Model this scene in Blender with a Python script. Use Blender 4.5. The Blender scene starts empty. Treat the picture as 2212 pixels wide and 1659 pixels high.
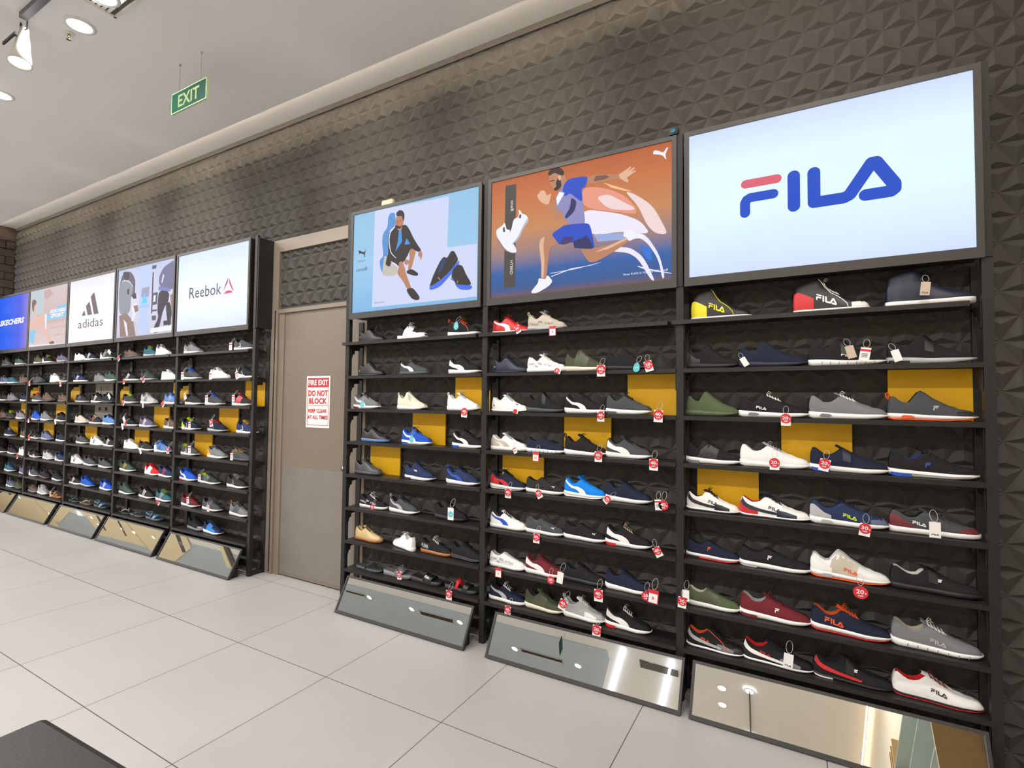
# Sports shoe wall of a shop: racks of shoes under lit brand boxes, fire exit door, suspended ceiling.
import bpy, math, random
from mathutils import Matrix, Vector
SC = bpy.context.scene
COL = SC.collection
R = math.radians

# ---------------------------------------------------------------- camera
cam_d = bpy.data.cameras.new('camera')
cam = bpy.data.objects.new('camera', cam_d)
COL.objects.link(cam)
SC.camera = cam
FPX = 1108.95
cam_d.sensor_width = 36.0
cam_d.sensor_fit = 'HORIZONTAL'
cam_d.lens = FPX / 2212 * 36.0
cam_d.clip_start = 0.05
cam_d.clip_end = 100
CAM = Vector((0.5214, -2.9925, 1.5483))
Rc = Matrix.Rotation(0.5146, 3, 'Z') @ Matrix.Rotation(0.0362, 3, 'X') @ Matrix.Rotation(-0.0111, 3, 'Y')
right, fwd, up = Rc.col[0], Rc.col[1], Rc.col[2]
cam.matrix_world = Matrix(((right.x, up.x, -fwd.x, CAM.x), (right.y, up.y, -fwd.y, CAM.y), (right.z, up.z, -fwd.z, CAM.z), (0, 0, 0, 1)))

# ---------------------------------------------------------------- view, world
SC.view_settings.view_transform = 'Standard'
SC.view_settings.look = 'None'
SC.view_settings.exposure = 0.0
SC.view_settings.gamma = 1.0
SC.view_settings.use_curve_mapping = False
W = bpy.data.worlds.new('world')
SC.world = W
W.use_nodes = True
W.node_tree.nodes['Background'].inputs[0].default_value = (0.9, 0.95, 1.0, 1)
W.node_tree.nodes['Background'].inputs[1].default_value = 0.25

# ---------------------------------------------------------------- lights (downlights of the shop ceiling, some added unseen as fill, cove strip)
CEIL = 4.0
NEAR = [(-3.6, -1.54), (-5.12, -1.5), (-2.08, -1.58), (-0.56, -1.58), (0.9, -1.58), (-6.64, -1.5), (-8.16, -1.5), (-9.68, -1.5)]  # the two rightmost are unseen, added to brighten wall and floor
FAR = [(-9.16, -7.18), (-7.77, -7.2), (-6.35, -7.21), (-5.05, -7.68), (-3.55, -7.65), (-1.95, -6.95), (-0.74, -7.09), (-0.77, -7.62),
       (-17.51, -6.91), (-21.57, -6.97), (-20.74, -6.99), (-19.35, -6.97), (-24.81, -6.73), (-23.65, -6.72), (-23.57, -7.10), (-30.47, -6.59), (-28.36, -7.27)]
MID_FILL = [(0.6 - 1.9 * k, -4.3) for k in range(7)]  # unseen row, added for more frontal light on the shoes
BACK_FILL = [(0.4 - 2.2 * k, -9.0) for k in range(6)] + [(-13.5 - 3.2 * k, -4.0) for k in range(7)]  # unseen downlights added to lift the ceiling and the mirror views
DOWN = NEAR + FAR + MID_FILL + BACK_FILL
POWER = [31.0, 33.0, 27.0, 21.0, 19.0, 33.0, 33.0, 33.0] + [17.0] * 8 + [42.0] * 9 + [55.0] * len(MID_FILL) + [50.0] * 6 + [190.0] * 7
def area(name, loc, power, color, shape='DISK', size=0.14, size_y=None, rot=(0, 0, 0), spread=None):
    d = bpy.data.lights.new(name, 'AREA')
    d.energy = power
    d.color = color
    d.shape = shape
    d.size = size
    if size_y is not None:
        d.size_y = size_y
    if spread:
        d.spread = spread
    o = bpy.data.objects.new(name, d)
    COL.objects.link(o)
    o.location = loc
    o.rotation_euler = rot
    return o
for (dx, dy), pw in zip(DOWN, POWER):
    area('downlight_lamp', (dx, dy, CEIL - 0.012), pw, (1.0, 0.975, 0.955), size=0.12)
area('cove_lamp', (-4.2, -0.50, 4.038), 260.0, (1.0, 0.84, 0.69), 'RECTANGLE', 11.2, 0.03, rot=(R(171), 0, 0), spread=R(148))
SPOTS = [(-2.5, 66.0), (-1.1, 70.0), (0.4, 34.0), (-4.9, 80.0), (-6.3, 80.0), (-7.7, 70.0), (-9.0, 40.0)]
for sx_, pw in SPOTS:     # track spotlights turned to the top of the wall
    d = bpy.data.lights.new('track_spot_lamp', 'SPOT'); d.energy = pw * 1.5; d.color = (1.0, 0.85, 0.68); d.spot_size = R(56); d.spot_blend = 1.0; d.shadow_soft_size = 0.05
    o = bpy.data.objects.new('track_spot_lamp', d); COL.objects.link(o)
    o.location = (sx_, -1.62, 3.86)
    o.rotation_euler = (R(73), 0, 0)
area('wall_strip_lamp', (1.33, -5.0, 3.985), 26.0, (1.0, 0.8, 0.55), 'RECTANGLE', 0.02, 8.0, rot=(0, R(-35), 0))


# ---------------------------------------------------------------- materials
def lin(c):
    return tuple(((v / 255.0) / 12.92 if v <= 10 else (((v / 255.0) + 0.055) / 1.055) ** 2.4) for v in c)
MATS = {}
def mat(name, rgb, rough=0.6, metal=0.0, noise=0.0, nscale=40.0, bump=0.0, emit=None, spec=0.5, coat=0.0):
    if name in MATS:
        return MATS[name]
    m = bpy.data.materials.new(name)
    m.use_nodes = True
    nt = m.node_tree
    b = nt.nodes['Principled BSDF']
    c = lin(rgb) + (1,)
    b.inputs['Base Color'].default_value = c
    b.inputs['Roughness'].default_value = rough
    b.inputs['Metallic'].default_value = metal
    b.inputs['Specular IOR Level'].default_value = spec
    if coat:
        b.inputs['Coat Weight'].default_value = coat
    if noise or bump:
        tc = nt.nodes.new('ShaderNodeTexCoord')
        nz = nt.nodes.new('ShaderNodeTexNoise')
        nz.inputs['Scale'].default_value = nscale
        nz.inputs['Detail'].default_value = 3.0
        nt.links.new(tc.outputs['Object'], nz.inputs['Vector'])
        if noise:
            mx = nt.nodes.new('ShaderNodeMix')
            mx.data_type = 'RGBA'
            nt.links.new(nz.outputs['Fac'], mx.inputs[0])
            mx.inputs[6].default_value = tuple(v * (1 - noise) for v in c[:3]) + (1,)
            mx.inputs[7].default_value = tuple(min(1, v * (1 + noise)) for v in c[:3]) + (1,)
            nt.links.new(mx.outputs[2], b.inputs['Base Color'])
        if bump:
            bp = nt.nodes.new('ShaderNodeBump')
            bp.inputs['Strength'].default_value = bump
            bp.inputs['Distance'].default_value = 0.002
            nt.links.new(nz.outputs['Fac'], bp.inputs['Height'])
            nt.links.new(bp.outputs[0], b.inputs['Normal'])
    if emit is not None:
        b.inputs['Emission Color'].default_value = c
        b.inputs['Emission Strength'].default_value = emit
        b.inputs['Base Color'].default_value = (0.02, 0.02, 0.02, 1)
        b.inputs['Roughness'].default_value = 0.6
        b.inputs['Specular IOR Level'].default_value = 0.12
    MATS[name] = m
    return m

# ---------------------------------------------------------------- mesh helpers
class MB:
    def __init__(s):
        s.v = []; s.f = []; s.m = []
    def add(s, vs, fs, mi=0):
        o = len(s.v)
        s.v += [tuple(v) for v in vs]
        s.f += [tuple(i + o for i in f) for f in fs]
        s.m += [mi] * len(fs)
    def box(s, x0, x1, y0, y1, z0, z1, mi=0):
        s.add([(x0, y0, z0), (x1, y0, z0), (x1, y1, z0), (x0, y1, z0), (x0, y0, z1), (x1, y0, z1), (x1, y1, z1), (x0, y1, z1)],
              [(0, 3, 2, 1), (4, 5, 6, 7), (0, 1, 5, 4), (1, 2, 6, 5), (2, 3, 7, 6), (3, 0, 4, 7)], mi)
    def tube(s, pts, r, n=5, mi=0, cap=True):
        pts = [Vector(p) for p in pts]
        rings = []
        for i, p in enumerate(pts):
            d = (pts[min(i + 1, len(pts) - 1)] - pts[max(i - 1, 0)])
            if d.length < 1e-9:
                d = Vector((0, 0, 1))
            d.normalize()
            a = Vector((0, 0, 1)) if abs(d.z) < 0.9 else Vector((1, 0, 0))
            e1 = d.cross(a).normalized(); e2 = d.cross(e1)
            rr = r[i] if isinstance(r, (list, tuple)) else r
            rings.append([p + e1 * (rr * math.cos(2 * math.pi * k / n)) + e2 * (rr * math.sin(2 * math.pi * k / n)) for k in range(n)])
        vs = [v for rg in rings for v in rg]
        fs = []
        for i in range(len(rings) - 1):
            for k in range(n):
                a, b = i * n + k, i * n + (k + 1) % n
                fs.append((a, b, b + n, a + n))
        if cap:
            fs.append(tuple(range(n))[::-1]); fs.append(tuple(len(vs) - n + k for k in range(n)))
        s.add(vs, fs, mi)
    def disc(s, c, r, axis='y', h=0.002, n=20, mi=0, ry=None):
        ry = ry or r
        vs = []
        for sgn in (0, 1):
            for k in range(n):
                a = 2 * math.pi * k / n
                u, w = r * math.cos(a), ry * math.sin(a)
                if axis == 'y': vs.append((c[0] + u, c[1] - h * sgn, c[2] + w))
                elif axis == 'z': vs.append((c[0] + u, c[1] + w, c[2] + h * sgn))
                else: vs.append((c[0] + h * sgn, c[1] + u, c[2] + w))
        fs = [tuple(range(n))[::-1], tuple(range(n, 2 * n))] + [(k, (k + 1) % n, n + (k + 1) % n, n + k) for k in range(n)]
        s.add(vs, fs, mi)
    def build(s, name, mats, parent=None, smooth=False):
        me = bpy.data.meshes.new(name)
        me.from_pydata(s.v, [], s.f)
        if not isinstance(mats, (list, tuple)):
            mats = [mats]
        for m in mats:
            me.materials.append(m)
        if len(mats) > 1:
            me.polygons.foreach_set('material_index', s.m)
        if smooth:
            me.polygons.foreach_set('use_smooth', [True] * len(me.polygons))
        me.update()
        o = bpy.data.objects.new(name, me)
        COL.objects.link(o)
        if parent:
            o.parent = parent
        return o
def thing(name, label, cat, loc=(0, 0, 0), rz=0.0, group=None):
    o = bpy.data.objects.new(name, None)
    COL.objects.link(o)
    o.empty_display_size = 0.05
    o.location = loc
    o.rotation_euler = (0, 0, rz)
    o['label'] = label; o['category'] = cat
    if group: o['group'] = group
    return o
def tag(o, label, cat, group=None):
    o['label'] = label; o['category'] = cat
    if group: o['group'] = group
    return o
def struct(o):
    o['kind'] = 'structure'
    return o
def interp(keys, x):
    if x <= keys[0][0]: return keys[0][1]
    for (a, va), (b, vb) in zip(keys, keys[1:]):
        if x <= b:
            t = (x - a) / (b - a)
            t = t * t * (3 - 2 * t) * 0.5 + t * 0.5
            return va + (vb - va) * t
    return keys[-1][1]

# lettering: font outlines as flat meshes in a unit frame (x 0..1 across, y 0..1 up)
TXT = {}
def text2d(s, bold=0.0, shear=0.0, space=1.0):
    key = (s, bold, shear, space)
    if key in TXT: return TXT[key]
    cu = bpy.data.curves.new('t', 'FONT')
    cu.body = s; cu.offset = bold; cu.shear = shear; cu.resolution_u = 2; cu.space_character = space
    o = bpy.data.objects.new('t', cu)
    COL.objects.link(o)
    bpy.context.view_layer.update()
    ev = o.evaluated_get(bpy.context.evaluated_depsgraph_get())
    me = ev.to_mesh()
    vs = [(v.co.x, v.co.y) for v in me.vertices]
    fs = [tuple(p.vertices) for p in me.polygons]
    ev.to_mesh_clear()
    bpy.data.objects.remove(o); bpy.data.curves.remove(cu)
    x0 = min(v[0] for v in vs); x1 = max(v[0] for v in vs)
    y0 = min(v[1] for v in vs); y1 = max(v[1] for v in vs)
    TXT[key] = ([((x - x0) / (x1 - x0), (y - y0) / (y1 - y0)) for x, y in vs], fs, (x1 - x0) / (y1 - y0))
    return TXT[key]
def strokes2d(strokes):
    vs, fs, dp = [], [], []
    for w, pts in strokes:
        r = w / 2
        for (ax, ay), (bx, by) in zip(pts, pts[1:]):
            l = math.hypot(bx - ax, by - ay) or 1
            nx, ny = -(by - ay) / l * r, (bx - ax) / l * r
            k = len(vs)
            vs += [(ax + nx, ay + ny), (ax - nx, ay - ny), (bx - nx, by - ny), (bx + nx, by + ny)]
            fs.append((k, k + 1, k + 2, k + 3)); dp += [len(fs) * 3e-5] * 4
        for (ax, ay) in pts:
            k = len(vs)
            vs += [(ax + r * math.cos(2 * math.pi * j / 18), ay + r * math.sin(2 * math.pi * j / 18)) for j in range(18)]
            fs.append(tuple(range(k, k + 18))); dp += [len(fs) * 3e-5] * 18
    return vs, fs, dp

POSTERS = {
'seated': ('''lav 221,768 913,746 905,387 1152,379 1154,24 210,29
shd 425,716 374,721 354,686 351,614 309,582 298,518 318,404 280,383 281,337 313,268 323,384 365,398 361,587 428,615
stone 322,403 308,281 318,254 450,242 460,308 384,350 344,404
skin 521,358 562,343 567,321 543,308 518,327
skin 565,403 584,438 629,400 614,352 588,274 556,262 563,327 570,364
ink 428,608 369,579 358,522 365,417 349,387 337,336 385,314 392,349 435,337 469,307 517,339 549,373 580,432 629,400 653,391 678,400 644,442 603,498 569,560 536,604 498,613 487,586 462,577
tee 462,571 489,567 497,489 433,421 456,495
tee 538,508 576,458 521,463
skin 649,391 677,400 689,367 682,344 670,329 666,358 650,354
skin 468,339 501,345 522,307 544,235 595,135 559,123 513,194 453,258 469,301
ink 544,267 592,277 653,238 653,223 625,220 548,247
ink 547,134 603,141 668,72 669,47 637,44 597,60 556,108
skin 434,685 501,680 510,627 495,604 489,567 462,571 462,587 428,602 425,641
ink 438,687 434,711 467,728 500,715 517,684 510,634 497,655 493,678 459,681
ink 423,616 440,619 478,600 494,617 487,593 462,585 428,599
ink 437,649 454,651 454,647 437,646
ink 465,647 485,649 485,645 465,644
ink 452,645 459,623 453,623
white 424,604 382,570 373,513 392,420 446,374 446,369 386,416 364,515 375,575 418,607
white 392,355 418,346 469,307 467,304 418,339 392,350
bsole 756,128 835,156 916,205 1002,281 1011,277 1010,261 939,190 851,119 776,104 758,111
ink 760,137 789,207 851,306 881,327 907,311 939,358 965,356 994,309 1002,281 916,205 835,156 756,128
navy 826,233 859,299 881,318 900,297 871,240 838,208
gold 827,188 835,191 854,170 847,166
bsole 941,175 972,154 987,123 1108,106 1123,88 1098,72 1020,82 985,111 976,143 942,160
ink 944,178 960,230 999,258 1038,244 1064,188 1111,118 1104,104 1012,117 983,126 968,154
gold 997,148 1006,146 1000,130 992,132
ink 57,477 71,482 108,462 122,463 142,480 139,473 128,452 129,419 121,423 120,443 99,451 76,459 67,452 61,455 69,464
ink 55,397 139,396 139,393 55,394''',
  [],
  [('one8', 'ink', 39, 318, 117, 27), ('VIRAT KOHLI', 'ink', 232, 53, 104, 11)]),
'runner': ('''pink 635,602 702,602 799,570 894,514 962,428 962,392 863,421 642,486
glow 642,479 863,415 986,352 1045,264 895,306 703,310 643,383
peach 767,614 894,551 943,526 894,539 818,572
pglow 894,539 955,509 1057,423 1132,269 1126,252 1069,267 1022,322 974,438
pglow 722,535 800,539 882,480 962,425 925,420 800,451
lblue 710,316 895,297 986,261 895,257 736,268
glow 801,227 926,210 1004,145 1069,1 1046,9 974,137 914,181 801,202
glow 950,297 1022,262 1092,145 1121,24 1109,2 1086,122 1022,226 950,273
mblue 974,221 1045,187 1051,115 1022,131 998,182
glow 430,118 604,127 756,146 756,144 604,123 430,114
glow 437,98 570,131 737,136 570,126 439,94
glow 971,98 1022,77 1160,34 1160,30 1022,68 971,92
ink2 106,726 186,722 185,58 103,58
white 38,446 90,470 98,486 108,477 118,437 146,433 138,389 190,306 194,278 159,280 104,311 47,396
shd2 47,396 55,388 108,311 159,280 194,278 159,276 100,305 43,390
white 176,500 203,503 210,529 202,551 219,544 230,522 264,506 280,469 239,422 212,364 166,337 123,347 127,377 157,441 165,482
lgrey 272,491 280,469 239,422 212,364 166,334 155,337 201,373 231,430
ink2 214,521 227,515 222,492 207,499
ink2 90,452 103,457 109,425 94,424
skin 675,670 767,661 862,641 887,651 930,672 935,668 915,646 949,664 956,657 931,639 958,645 961,638 931,623 924,619 906,610 918,595 915,581 891,598 862,613 767,617 658,623
sklt 862,641 887,651 930,672 935,668 915,646 949,664 956,657 931,639 958,645 961,638 931,623 924,619 906,610 918,595 915,581 891,598 869,615
tat 721,661 786,653 805,637 767,628 708,632
skin 508,490 509,451 477,433 448,468 404,548 426,554 462,505 476,515
sklt 368,568 342,600 339,627 349,624 356,644 363,639 373,646 382,639 389,639 404,605 429,610 436,615 429,583 419,552 404,547
skin 417,735 432,749 517,737 531,682 542,666 504,628 461,624 440,648 421,685
hair 410,734 417,755 453,777 489,766 521,730 517,704 489,717 453,738 425,724
hair 464,676 489,710 507,641 468,619 447,636 470,648
sklt 478,712 496,712 500,688 486,681
hair 425,690 454,693 454,687 426,685
lavs 532,669 573,680 678,670 658,623 638,595 642,511 660,393 643,386 568,395 526,435 505,491 473,506 462,551 469,596 504,628
blue2 532,669 573,680 678,670 658,607 632,603 642,518 601,551 560,591 525,572 507,621
ink3 567,564 605,531 588,469 533,434 526,454 561,500
white 490,611 525,598 476,528 469,576
blue2 527,402 663,390 690,376 720,235 691,230 590,251 583,290 521,280 485,291 435,358 499,387
ink3 583,290 670,315 710,240 691,230 590,251
dblu 489,291 520,325 583,322 579,291 521,280
skin 435,361 489,291 429,280 422,234 409,104 394,80 369,92 372,175 356,296 363,335 406,355
sklt 363,335 392,351 385,292 393,192 387,94 373,95 372,175 356,296
skin 631,242 691,230 717,233 826,242 907,267 923,241 801,178 724,150 685,152 651,198
sklt 717,208 826,239 907,266 913,254 801,215
white 369,92 402,82 412,111 452,67 424,37 344,2 303,6 307,22 351,65 354,94
white 889,276 895,312 913,318 956,284 1004,265 1022,244 956,254 923,241 907,267
white 1056,714 1062,731 1080,729 1115,706 1129,730 1143,733 1133,714 1125,695 1131,666 1124,670 1112,692 1086,704 1065,709''',
  [],
  [('Virat Kohli in Hybrid NX one8', 'white', 889, 45, 249, 17)]),
'fila': ('''''',
  [('red', 44, [(279, 449), (420, 443)]), ('blu', 49, [(276, 299), (276, 368), (298, 380), (402, 377)]), ('blu', 57, [(494, 445), (493, 297)]), ('blu', 57, [(579, 442), (578, 300), (704, 300), (726, 314), (809, 441), (889, 319), (889, 304), (875, 293), (780, 293)])],
  []),
'delta': ('''mag 852,460 847,418 773,324 807,394
mag 861,459 942,325 912,342 871,400
mag 780,311 834,338 894,336 932,312
mgd 852,460 849,433 796,363 807,394''',
  [],
  [('Reebok', 'rbk', 212, 314, 536, 111)]),
'street': ('''col 477,760 703,751 704,14 495,17
dgr 530,516 686,518 676,411 519,417
dk 740,667 763,666 760,225 736,227
dgr2 745,441 859,443 851,315 742,311
white 777,415 819,416 816,345 774,344
dgr2 730,738 814,737 808,698 727,701
dgr2 746,262 855,262 852,244 747,244
dgr2 750,199 842,196 839,148 762,149
arm 31,566 86,722 262,740 388,632 384,438 299,483 349,553 242,639 100,654
jer 13,549 101,644 272,607 352,515 302,446 298,260 56,250
dk 104,734 131,741 225,734 267,673 214,632 138,650
adk 213,534 259,539 259,478 217,477
adk 301,460 408,477 422,416 368,412
brp 56,250 224,266 378,162 435,-2 94,7
glow 154,205 232,153 271,11 234,13
glow 293,326 434,378 456,312 378,162 322,175 370,273
brp 365,338 454,340 477,274 406,261
run 873,606 957,693 1083,726 1161,746 1164,452 1102,441 879,507
glow 926,538 953,623 976,607 943,527
sht 879,507 1109,453 1103,424 874,459
dk 874,459 1087,430 1078,322 986,260 903,38 838,24 798,62 894,171 864,243
dk 1024,292 1093,329 1156,212 1118,68 1086,75 1056,159
dk 818,61 904,16 822,8 796,45
ska 1105,389 1167,400 1178,236 1129,257
white 734,66 1160,74 1163,23 737,17
dk 994,129 1138,127 1140,84 997,80
cy 524,352 574,393 612,346
cy 547,405 604,454 655,350 620,348''',
  [],
  [('adidas', 'cy', 466, 302, 235, 41)]),
'bars': ('''adi 342,317 407,386 450,317
adi 446,431 535,480 618,314 500,316
adi 563,535 648,582 780,314 661,314''',
  [],
  [('adidas', 'adi', 260, 167, 635, 104)]),
'sitting': ('''lgry 10,761 418,756 442,647 438,435 46,431
brk 433,737 614,742 722,676 525,606 441,658
brk2 553,327 1140,329 1142,302 556,299
brk2 666,231 1149,233 1150,220 667,218
brk2 777,127 1158,137 1159,127 779,114
lblu 889,498 1130,504 1133,403 697,421
lblu 545,410 1133,403 1139,339 552,344
skpk 124,482 222,457 229,394 465,427 533,395 515,318 395,338 177,364
skpk 21,409 174,398 342,341 453,289 812,28 687,23 348,285 23,260
top 32,437 125,465 201,396 192,352 126,333 22,398
skpk 111,597 182,580 204,544 193,476 124,476
hairb 53,625 119,654 204,623 208,583 143,560 133,470 79,508
lblu 29,208 218,237 171,47 31,65
hairb 660,40 797,55 827,5 689,3
white 49,30 1178,5 1179,-8 50,16
glow 491,425 557,415 564,227 527,207''',
  [],
  [('SKECHERS', 'white', 647, 417, 485, 44), ('SPORT', 'white', 679, 353, 394, 55)]),
'blue': ('''''',
  [],
  [('SKECHERS', 'white', 107, 354, 886, 82)]),
}
# ---------------------------------------------------------------- room
def set_floor_mat():
    m = bpy.data.materials.new('floor_tile'); m.use_nodes = True
    nt = m.node_tree; N = nt.nodes; L = nt.links
    b = N['Principled BSDF']
    tc = N.new('ShaderNodeTexCoord'); sp = N.new('ShaderNodeSeparateXYZ'); L.new(tc.outputs['Object'], sp.inputs[0])
    def joint(out, off, size, wid):
        a = N.new('ShaderNodeMath'); a.operation = 'SUBTRACT'; L.new(out, a.inputs[0]); a.inputs[1].default_value = off
        d = N.new('ShaderNodeMath'); d.operation = 'DIVIDE'; L.new(a.outputs[0], d.inputs[0]); d.inputs[1].default_value = size
        f = N.new('ShaderNodeMath'); f.operation = 'FRACT'; L.new(d.outputs[0], f.inputs[0])
        s = N.new('ShaderNodeMath'); s.operation = 'SUBTRACT'; L.new(f.outputs[0], s.inputs[0]); s.inputs[1].default_value = 0.5
        ab = N.new('ShaderNodeMath'); ab.operation = 'ABSOLUTE'; L.new(s.outputs[0], ab.inputs[0])
        g = N.new('ShaderNodeMath'); g.operation = 'GREATER_THAN'; L.new(ab.outputs[0], g.inputs[0]); g.inputs[1].default_value = 0.5 - wid / size / 2
        fl = N.new('ShaderNodeMath'); fl.operation = 'FLOOR'; L.new(d.outputs[0], fl.inputs[0])
        return g, fl
    gx, fx = joint(sp.outputs[0], -4.2374, 0.8067, 0.0042)
    gy, fy = joint(sp.outputs[1], -0.1353, 0.8067, 0.0042)
    mx = N.new('ShaderNodeMath'); mx.operation = 'MAXIMUM'; L.new(gx.outputs[0], mx.inputs[0]); L.new(gy.outputs[0], mx.inputs[1])
    nz = N.new('ShaderNodeTexNoise'); nz.inputs['Scale'].default_value = 1.3; nz.inputs['Detail'].default_value = 6
    L.new(tc.outputs['Object'], nz.inputs['Vector'])
    cb = N.new('ShaderNodeCombineXYZ'); L.new(fx.outputs[0], cb.inputs[0]); L.new(fy.outputs[0], cb.inputs[1])
    wn = N.new('ShaderNodeTexWhiteNoise'); L.new(cb.outputs[0], wn.inputs['Vector'])
    ad = N.new('ShaderNodeMath'); ad.operation = 'MULTIPLY_ADD'; L.new(wn.outputs['Value'], ad.inputs[0]); ad.inputs[1].default_value = 0.25; L.new(nz.outputs['Fac'], ad.inputs[2])
    cr = N.new('ShaderNodeMix'); cr.data_type = 'RGBA'; L.new(ad.outputs[0], cr.inputs[0])
    cr.inputs[6].default_value = lin((162, 160, 157)) + (1,); cr.inputs[7].default_value = lin((176, 174, 171)) + (1,)
    mj = N.new('ShaderNodeMix'); mj.data_type = 'RGBA'; L.new(mx.outputs[0], mj.inputs[0]); L.new(cr.outputs[2], mj.inputs[6]); mj.inputs[7].default_value = lin((72, 66, 62)) + (1,)
    L.new(mj.outputs[2], b.inputs['Base Color'])
    b.inputs['Roughness'].default_value = 0.38
    b.inputs['Specular IOR Level'].default_value = 0.35
    return m
m = MB(); m.box(-37.0, 1.46, -9.7, 0.1, -0.05, 0.0)
struct(m.build('floor', set_floor_mat()))

M_CEIL = mat('ceiling_paint', (234, 233, 231), 0.9, noise=0.02, nscale=2)
m = MB(); m.box(-37.0, 1.46, -9.7, -0.318, 4.0, 4.022)
m.box(-9.86, 1.46, -0.56, -0.54, 4.022, 4.10)
m.box(-9.86, 1.46, -0.56, 0.1, 4.10, 4.13)
struct(m.build('ceiling', M_CEIL))

M_WALL = mat('wall_relief_paint', (79, 77, 73), 0.8, noise=0.06, nscale=9, bump=0.08, spec=0.25)
YW = 0.02
S_, H_ = 0.1344, 0.11023      # triangle side and row height of the relief
def build_wall():
    m = MB()
    x_e, z0 = 0.6767, 3.2745
    k0 = int(math.floor((0 - z0) / H_)); k1 = int(math.ceil((4.12 - z0) / H_))
    for k in range(k0, k1):
        za, zb = z0 + k * H_, z0 + (k + 1) * H_
        xa = x_e + (S_ / 2 if k % 2 else 0); xb = x_e + (S_ / 2 if (k + 1) % 2 else 0)
        i0 = int(math.floor((-9.9 - x_e) / S_)) - 1; i1 = int(math.ceil((1.45 - x_e) / S_)) + 1
        for i in range(i0, i1):
            A = (xa + i * S_, za); B = (xa + (i + 1) * S_, za)
            tx = xa + (i + 0.5) * S_
            T = (tx, zb); T2 = (tx + S_, zb)
            for tri, up_ in (((A, B, T), True), ((B, T2, T), False)):
                cx = sum(p[0] for p in tri) / 3; cz = sum(p[1] for p in tri) / 3
                if -3.63 < cx < -2.52 and cz < 2.37:
                    continue
                if cx < -9.95 or cx > 1.47:
                    continue
                cz2 = za + .21 * H_ if up_ else cz
                o = len(m.v)
                m.add([(p[0], YW, max(p[1], -0.02)) for p in tri] + [(cx, YW - 0.023, max(cz2, -0.01))], [(0, 1, 3), (1, 2, 3), (2, 0, 3)])
    m.box(-10.0, -3.63, YW + 0.001, YW + 0.1, -0.02, 4.13)
    m.box(-2.52, 1.5, YW + 0.001, YW + 0.1, -0.02, 4.13)
    m.box(-3.63, -2.52, YW + 0.001, YW + 0.1, 2.37, 4.13)
    return struct(m.build('wall_back', M_WALL))
build_wall()
m = MB(); m.box(-9.86, 1.40, YW - .022, YW, 4.055, 4.0995); struct(m.build('trim_1', M_WALL))  # added strip, shaped to give the wall a straight, shaded top row

M_BRICK = mat('left_wall_stone', (74, 64, 54), 0.8, noise=0.5, nscale=14, bump=0.6)
m = MB()
m.box(-10.05, -9.88, -.36, 0.12, 0, 4.13)
for k in range(35):
    zz = k * 0.118
    for j in range(2):
        y0 = -.36 + j * 0.26 - (0.10 if k % 2 else 0)
        random.seed(k * 9 + j)
        if y0 + .25 < 0.16 and zz + .11 < 4.1:
            m.box(-9.885, -9.862 + random.uniform(-.008, .01), y0, min(y0 + 0.25, 0.0), zz + 0.004, zz + 0.112)
struct(m.build('wall_left', M_BRICK))
M_CREAM = mat('cream_wall_paint', (206, 194, 172), 0.85, noise=0.03, nscale=3)
M_GREYW = mat('grey_wall_paint', (120, 115, 110), 0.85, noise=0.03, nscale=3)
m = MB(); m.box(1.40, 1.56, -9.7, 0.12, 0, 4.13); struct(m.build('wall_right', M_CREAM))
m = MB(); m.box(-37.0, 1.56, -9.8, -9.7, 0, 4.0); struct(m.build('wall_front', M_CREAM))
m = MB(); m.box(-37.1, -37.0, -9.7, 0.12, 0, 4.0); struct(m.build('wall_far', M_CREAM))
m = MB(); m.box(-37.0, -10.05, 0.02, 0.12, 0, 4.0); struct(m.build('wall_side', M_CREAM))

# ---- fire exit door with frame
M_FRAME = mat('door_frame_enamel', (134, 121, 108), 0.45, noise=0.02, nscale=5)
M_DOOR = mat('door_enamel', (124, 113, 101), 0.42, noise=0.02, nscale=4)
M_KICK = mat('brushed_kick_plate', (142, 136, 130), 0.42, 0.45, noise=0.12, nscale=5)
M_DARK = mat('dark_gap', (16, 15, 15), 0.8)
m = MB()
m.box(-3.714, -3.606, -0.012, 0.06, 0, 3.002)
m.box(-3.606, -2.50, -0.012, 0.06, 2.893, 3.002)
m.box(-3.606, -2.62, -0.008, 0.06, 2.333, 2.368)
m.box(-2.62, -2.50, -0.012, 0.06, 0, 2.893)
m.box(-3.606, -3.535, 0.004, 0.06, 0, 2.333)
dframe = struct(m.build('door_frame', M_FRAME))
m = MB(); m.box(-3.65, -3.636, -0.0135, -0.0115, 0.02, 2.36)
o = m.build('frame_slot', M_DARK, dframe)
m = MB(); m.box(-3.535, -2.62, 0.012, 0.055, 0.012, 2.333)
door = struct(m.build('door_1', M_DOOR))
m = MB(); m.box(-3.515, -2.63, 0.0105, 0.012, 0.04, 0.963); m.build('kick_plate', M_KICK, door)
m = MB(); m.box(-3.62, -2.50, 0.06, 0.10, 0, 2.9); m.build('door_backing', M_DARK, door)
M_STEEL = mat('polished_steel', (200, 200, 202), 0.2, 1.0, noise=0.02)
m = MB(); m.tube([(-2.70, 0.012, 1.0), (-2.70, -0.03, 1.0)], 0.011, 10); m.tube([(-2.70, -0.03, 1.0), (-2.70, -0.045, 1.0)], 0.02, 12)
m.build('door_knob', M_STEEL, door, True)

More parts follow.
